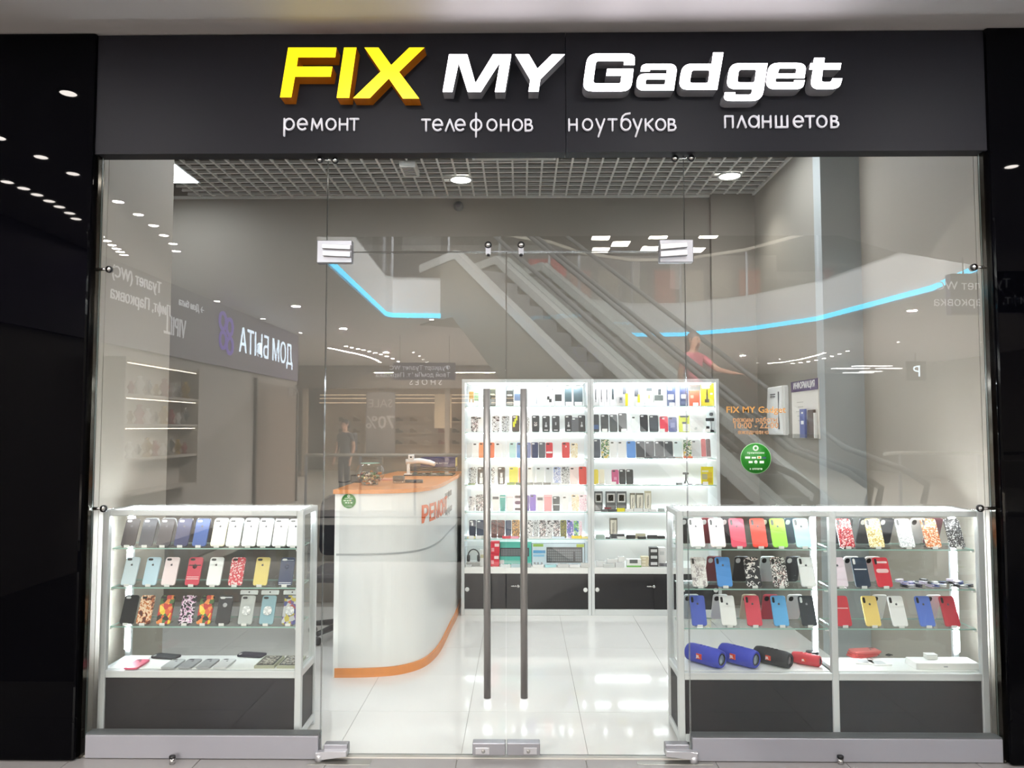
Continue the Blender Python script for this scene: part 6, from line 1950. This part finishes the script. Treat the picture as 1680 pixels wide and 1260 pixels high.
for k in range(3):
    bx('post', ALU, -0.7 + k * 1.28, -0.66 + k * 1.28, -0.02, 0.02, 0.0, 1.1, fr)
pq = thing('parking_sign', 'small white glowing letter P on a dark plate, mirrored right of the info board', 'sign', (10.3, -16.3, 2.75))
bx('sign_plate', mat('dark_sign', '#3a3d3a', 0.5), -0.25, 0.25, -0.03, 0.03, 0, 0.5, pq)
text('lettering', 'P', 0.42, (0.12, 0.032, 0.1), (-1, 0, 0), (0, 0, 1), DOMM, pq, extr=0.002, res=2)
bx('hanger', STEEL, -0.015, 0.015, -0.015, 0.015, 0.5, ZM - 2.75, pq)
# upper floor shops
us = thing('upper_shop', 'dim upper floor shop front with red sign panel behind the balustrade', 'shop', (2.2, -16.5, 4.205))
bx('front_wall', mat('upper_front', '#5a544e', 0.5), -1.0, 4.6, -0.1, 0.0, 0, 1.9, us)
bx('red_panel', mat('upper_red', '#b03a34', 0.5, emit=0.3), -2.0, -1.0, 0.0, 0.08, 1.0, 1.8, us)
bx('header', mat('upper_header', '#453f3a', 0.5), -6.0, -1.1, -0.05, 0.0, 1.4, 2.2, us)
for k in range(7):
    bx('display_board', mat('upper_board_%d' % (k % 3), ('#8a5a4a', '#a39a8c', '#7a7468')[k % 3], 0.5), -0.9 + k * 0.75, -0.35 + k * 0.75, 0.002, 0.03, 0.2, 1.5, us)
ex = thing('exit_sign', 'dark hanging sign with a pale left arrow over the upper floor', 'sign', (0.2, -12.6, 6.6))
bx('sign_board', mat('dark_sign', '#3a3d3a', 0.5), -0.35, 0.35, -0.03, 0.03, 0, 0.32, ex)
text('lettering', '→', 0.3, (0.25, 0.032, 0.05), (-1, 0, 0), (0, 0, 1), SGT, ex, extr=0.001, res=2)
bx('hanger', STEEL, -0.02, 0.02, -0.02, 0.02, 0.32, 0.6, ex)


# ------------------------------------------------------------------ people (seen only mirrored)
def person(label, loc, rz, top_c, leg_c, hair_c, arm_fwd=False, long_hair=False, pack_c=None, s=1.0):
    V, R, E = [], [], []

    def add(p, r, par=None):
        V.append(Vector(p) * s)
        R.append(r * s)
        if par is not None:
            E.append((par, len(V) - 1))
        return len(V) - 1
    pel = add((0, 0, 0.93), 0.125)
    wst = add((0, 0.005, 1.08), 0.108, pel)
    ch = add((0, 0.0, 1.28), 0.13, wst)
    ub = add((0, -0.01, 1.39), 0.09, ch)
    nk = add((0, 0.0, 1.46), 0.05, ub)
    jw = add((0, 0.02, 1.53), 0.068, nk)
    hd = add((0, 0.015, 1.6), 0.085, jw)
    add((0, 0.01, 1.66), 0.07, hd)
    for sd in (-1, 1):
        hp = add((0.09 * sd, 0, 0.86), 0.085, pel)
        kn = add((0.1 * sd, 0.02 + 0.03 * (sd > 0), 0.48), 0.055, hp)
        an = add((0.1 * sd, -0.02 + 0.05 * (sd > 0), 0.09), 0.036, kn)
        add((0.11 * sd, 0.12 + 0.05 * (sd > 0), 0.035), 0.03, an)
        sh_ = add((0.17 * sd, -0.01, 1.38), 0.052, ub)
        if arm_fwd and sd > 0:
            el = add((0.24, 0.2, 1.2), 0.038, sh_)
            wr = add((0.25, 0.44, 1.14), 0.026, el)
            dv = Vector((0, 1, -0.1))
            up = Vector((0, 0, 1))
            side = Vector((1, 0, 0))
        else:
            el = add((0.23 * sd, -0.03, 1.1), 0.038, sh_)
            wr = add((0.23 * sd, 0.07, 0.87), 0.026, el)
            dv = Vector((0, 0.25, -1))
            side = Vector((0, 1, 0.25))
        w0 = V[wr] / s
        pm = add(w0 + dv * 0.05, 0.026, wr)
        for q in range(4):
            ofs = side * (0.026 - q * 0.017)
            f0 = add(w0 + dv * 0.085 + ofs, 0.0095, pm)
            ln = (0.034, 0.042, 0.039, 0.03)[q]
            f1 = add(w0 + dv * (0.085 + ln) + ofs + Vector((0, 0.006, -0.004)), 0.0085, f0)
            add(w0 + dv * (0.085 + ln * 1.7) + ofs + Vector((0, 0.014, -0.012)), 0.0075, f1)
        t0 = add(w0 + dv * 0.045 + side * 0.038, 0.0105, pm)
        add(w0 + dv * 0.085 + side * 0.055, 0.009, t0)
    me = bpy.data.meshes.new('body')
    me.from_pydata(V, E, [])
    o = bpy.data.objects.new('body', me)
    COL.objects.link(o)
    o.modifiers.new('Skin', 'SKIN')
    for i, r in enumerate(R):
        d = me.skin_vertices[0].data[i]
        d.radius = (r, r * (0.78 if i < 4 else 1))
        d.use_root = (i == 0)
    sub = o.modifiers.new('Sub', 'SUBSURF')
    sub.levels = sub.render_levels = 2
    dg = bpy.context.evaluated_depsgraph_get()
    m2 = bpy.data.meshes.new_from_object(o.evaluated_get(dg))
    bpy.data.objects.remove(o)
    SK = mat('skin', '#c99a80', 0.5)
    for q in (SK, mat('top_' + top_c, top_c, 0.8), mat('trousers_' + leg_c, leg_c, 0.8), mat('shoe_dark', '#26242a', 0.5)):
        m2.materials.append(q)
    for p in m2.polygons:
        c_ = p.center / s
        p.use_smooth = True
        arm = abs(c_.x) > 0.2 or c_.y > 0.14
        p.material_index = 3 if c_.z < 0.075 else 2 if c_.z < 0.97 and not (abs(c_.x) > 0.17) else 1 if c_.z < 1.43 and not (arm and (c_.z < 1.24 or c_.y > 0.1)) else 0
    t = thing('person', label, 'person', loc, rz)
    place('body', m2, t)
    HM = mat('hair_' + hair_c, hair_c, 0.6)
    b = B()
    b.lathe([(0.088 * math.sin(a) * s, (1.615 - 0.1 * math.cos(a)) * s) for a in [PI * (0.42 + 0.58 * k / 8) for k in range(9)]], 16, Matrix.Translation((0, -0.012 * s, 0)))
    b.obj('hair', HM, t)
    b = B()
    if long_hair:
        b.box(-0.07 * s, 0.07 * s, -0.105 * s, -0.05 * s, 1.4 * s, 1.64 * s, 0.025 * s, 2)
    else:
        b.box(-0.06 * s, 0.06 * s, -0.098 * s, -0.04 * s, 1.52 * s, 1.64 * s, 0.02 * s, 2)
    b.obj('hair_back', HM, t)
    for sd in (-1, 1):
        B().lathe([(0, 0), (0.009 * s, 0.003 * s), (0.0, 0.007 * s)], 8, Matrix.Translation((0.032 * sd * s, 0.098 * s, 1.6 * s)) @ Matrix.Rotation(-PI / 2, 4, 'X')).obj('eye', BLACK, t)
        B().box((0.085 * sd - 0.008) * s, (0.085 * sd + 0.008) * s, 0.0, 0.03 * s, 1.565 * s, 1.625 * s, 0.006 * s).obj('ear', SK, t)
    B().prism([(-0.014 * s, 1.555 * s), (0.014 * s, 1.555 * s), (0, 1.6 * s)], 0.092 * s, 0.115 * s, 'y').obj('nose', SK, t)
    B().box(-0.02 * s, 0.02 * s, 0.083 * s, 0.096 * s, 1.522 * s, 1.532 * s, 0.003 * s).obj('mouth', mat('lips', '#a8605a', 0.5), t)
    if pack_c:
        B().box(-0.15 * s, 0.15 * s, -0.27 * s, -0.115 * s, 1.0 * s, 1.42 * s, 0.05 * s, 3).obj('backpack', mat('bag_' + pack_c, pack_c, 0.7), t)
    return t


person('woman in pink top riding down the escalator, mirrored above the wall cabinet', (2.3, -6.48, 1.1), ANG - PI / 2, '#d0707c', '#5a4a52', '#3a2c26', arm_fwd=True, long_hair=True)
person('person in dark clothes with dark backpack, mirrored left of the sale poster', (-3.83, -12.9, -0.003), 0.5, '#3c3a3c', '#35343a', '#241f1d', pack_c='#2f2d30')
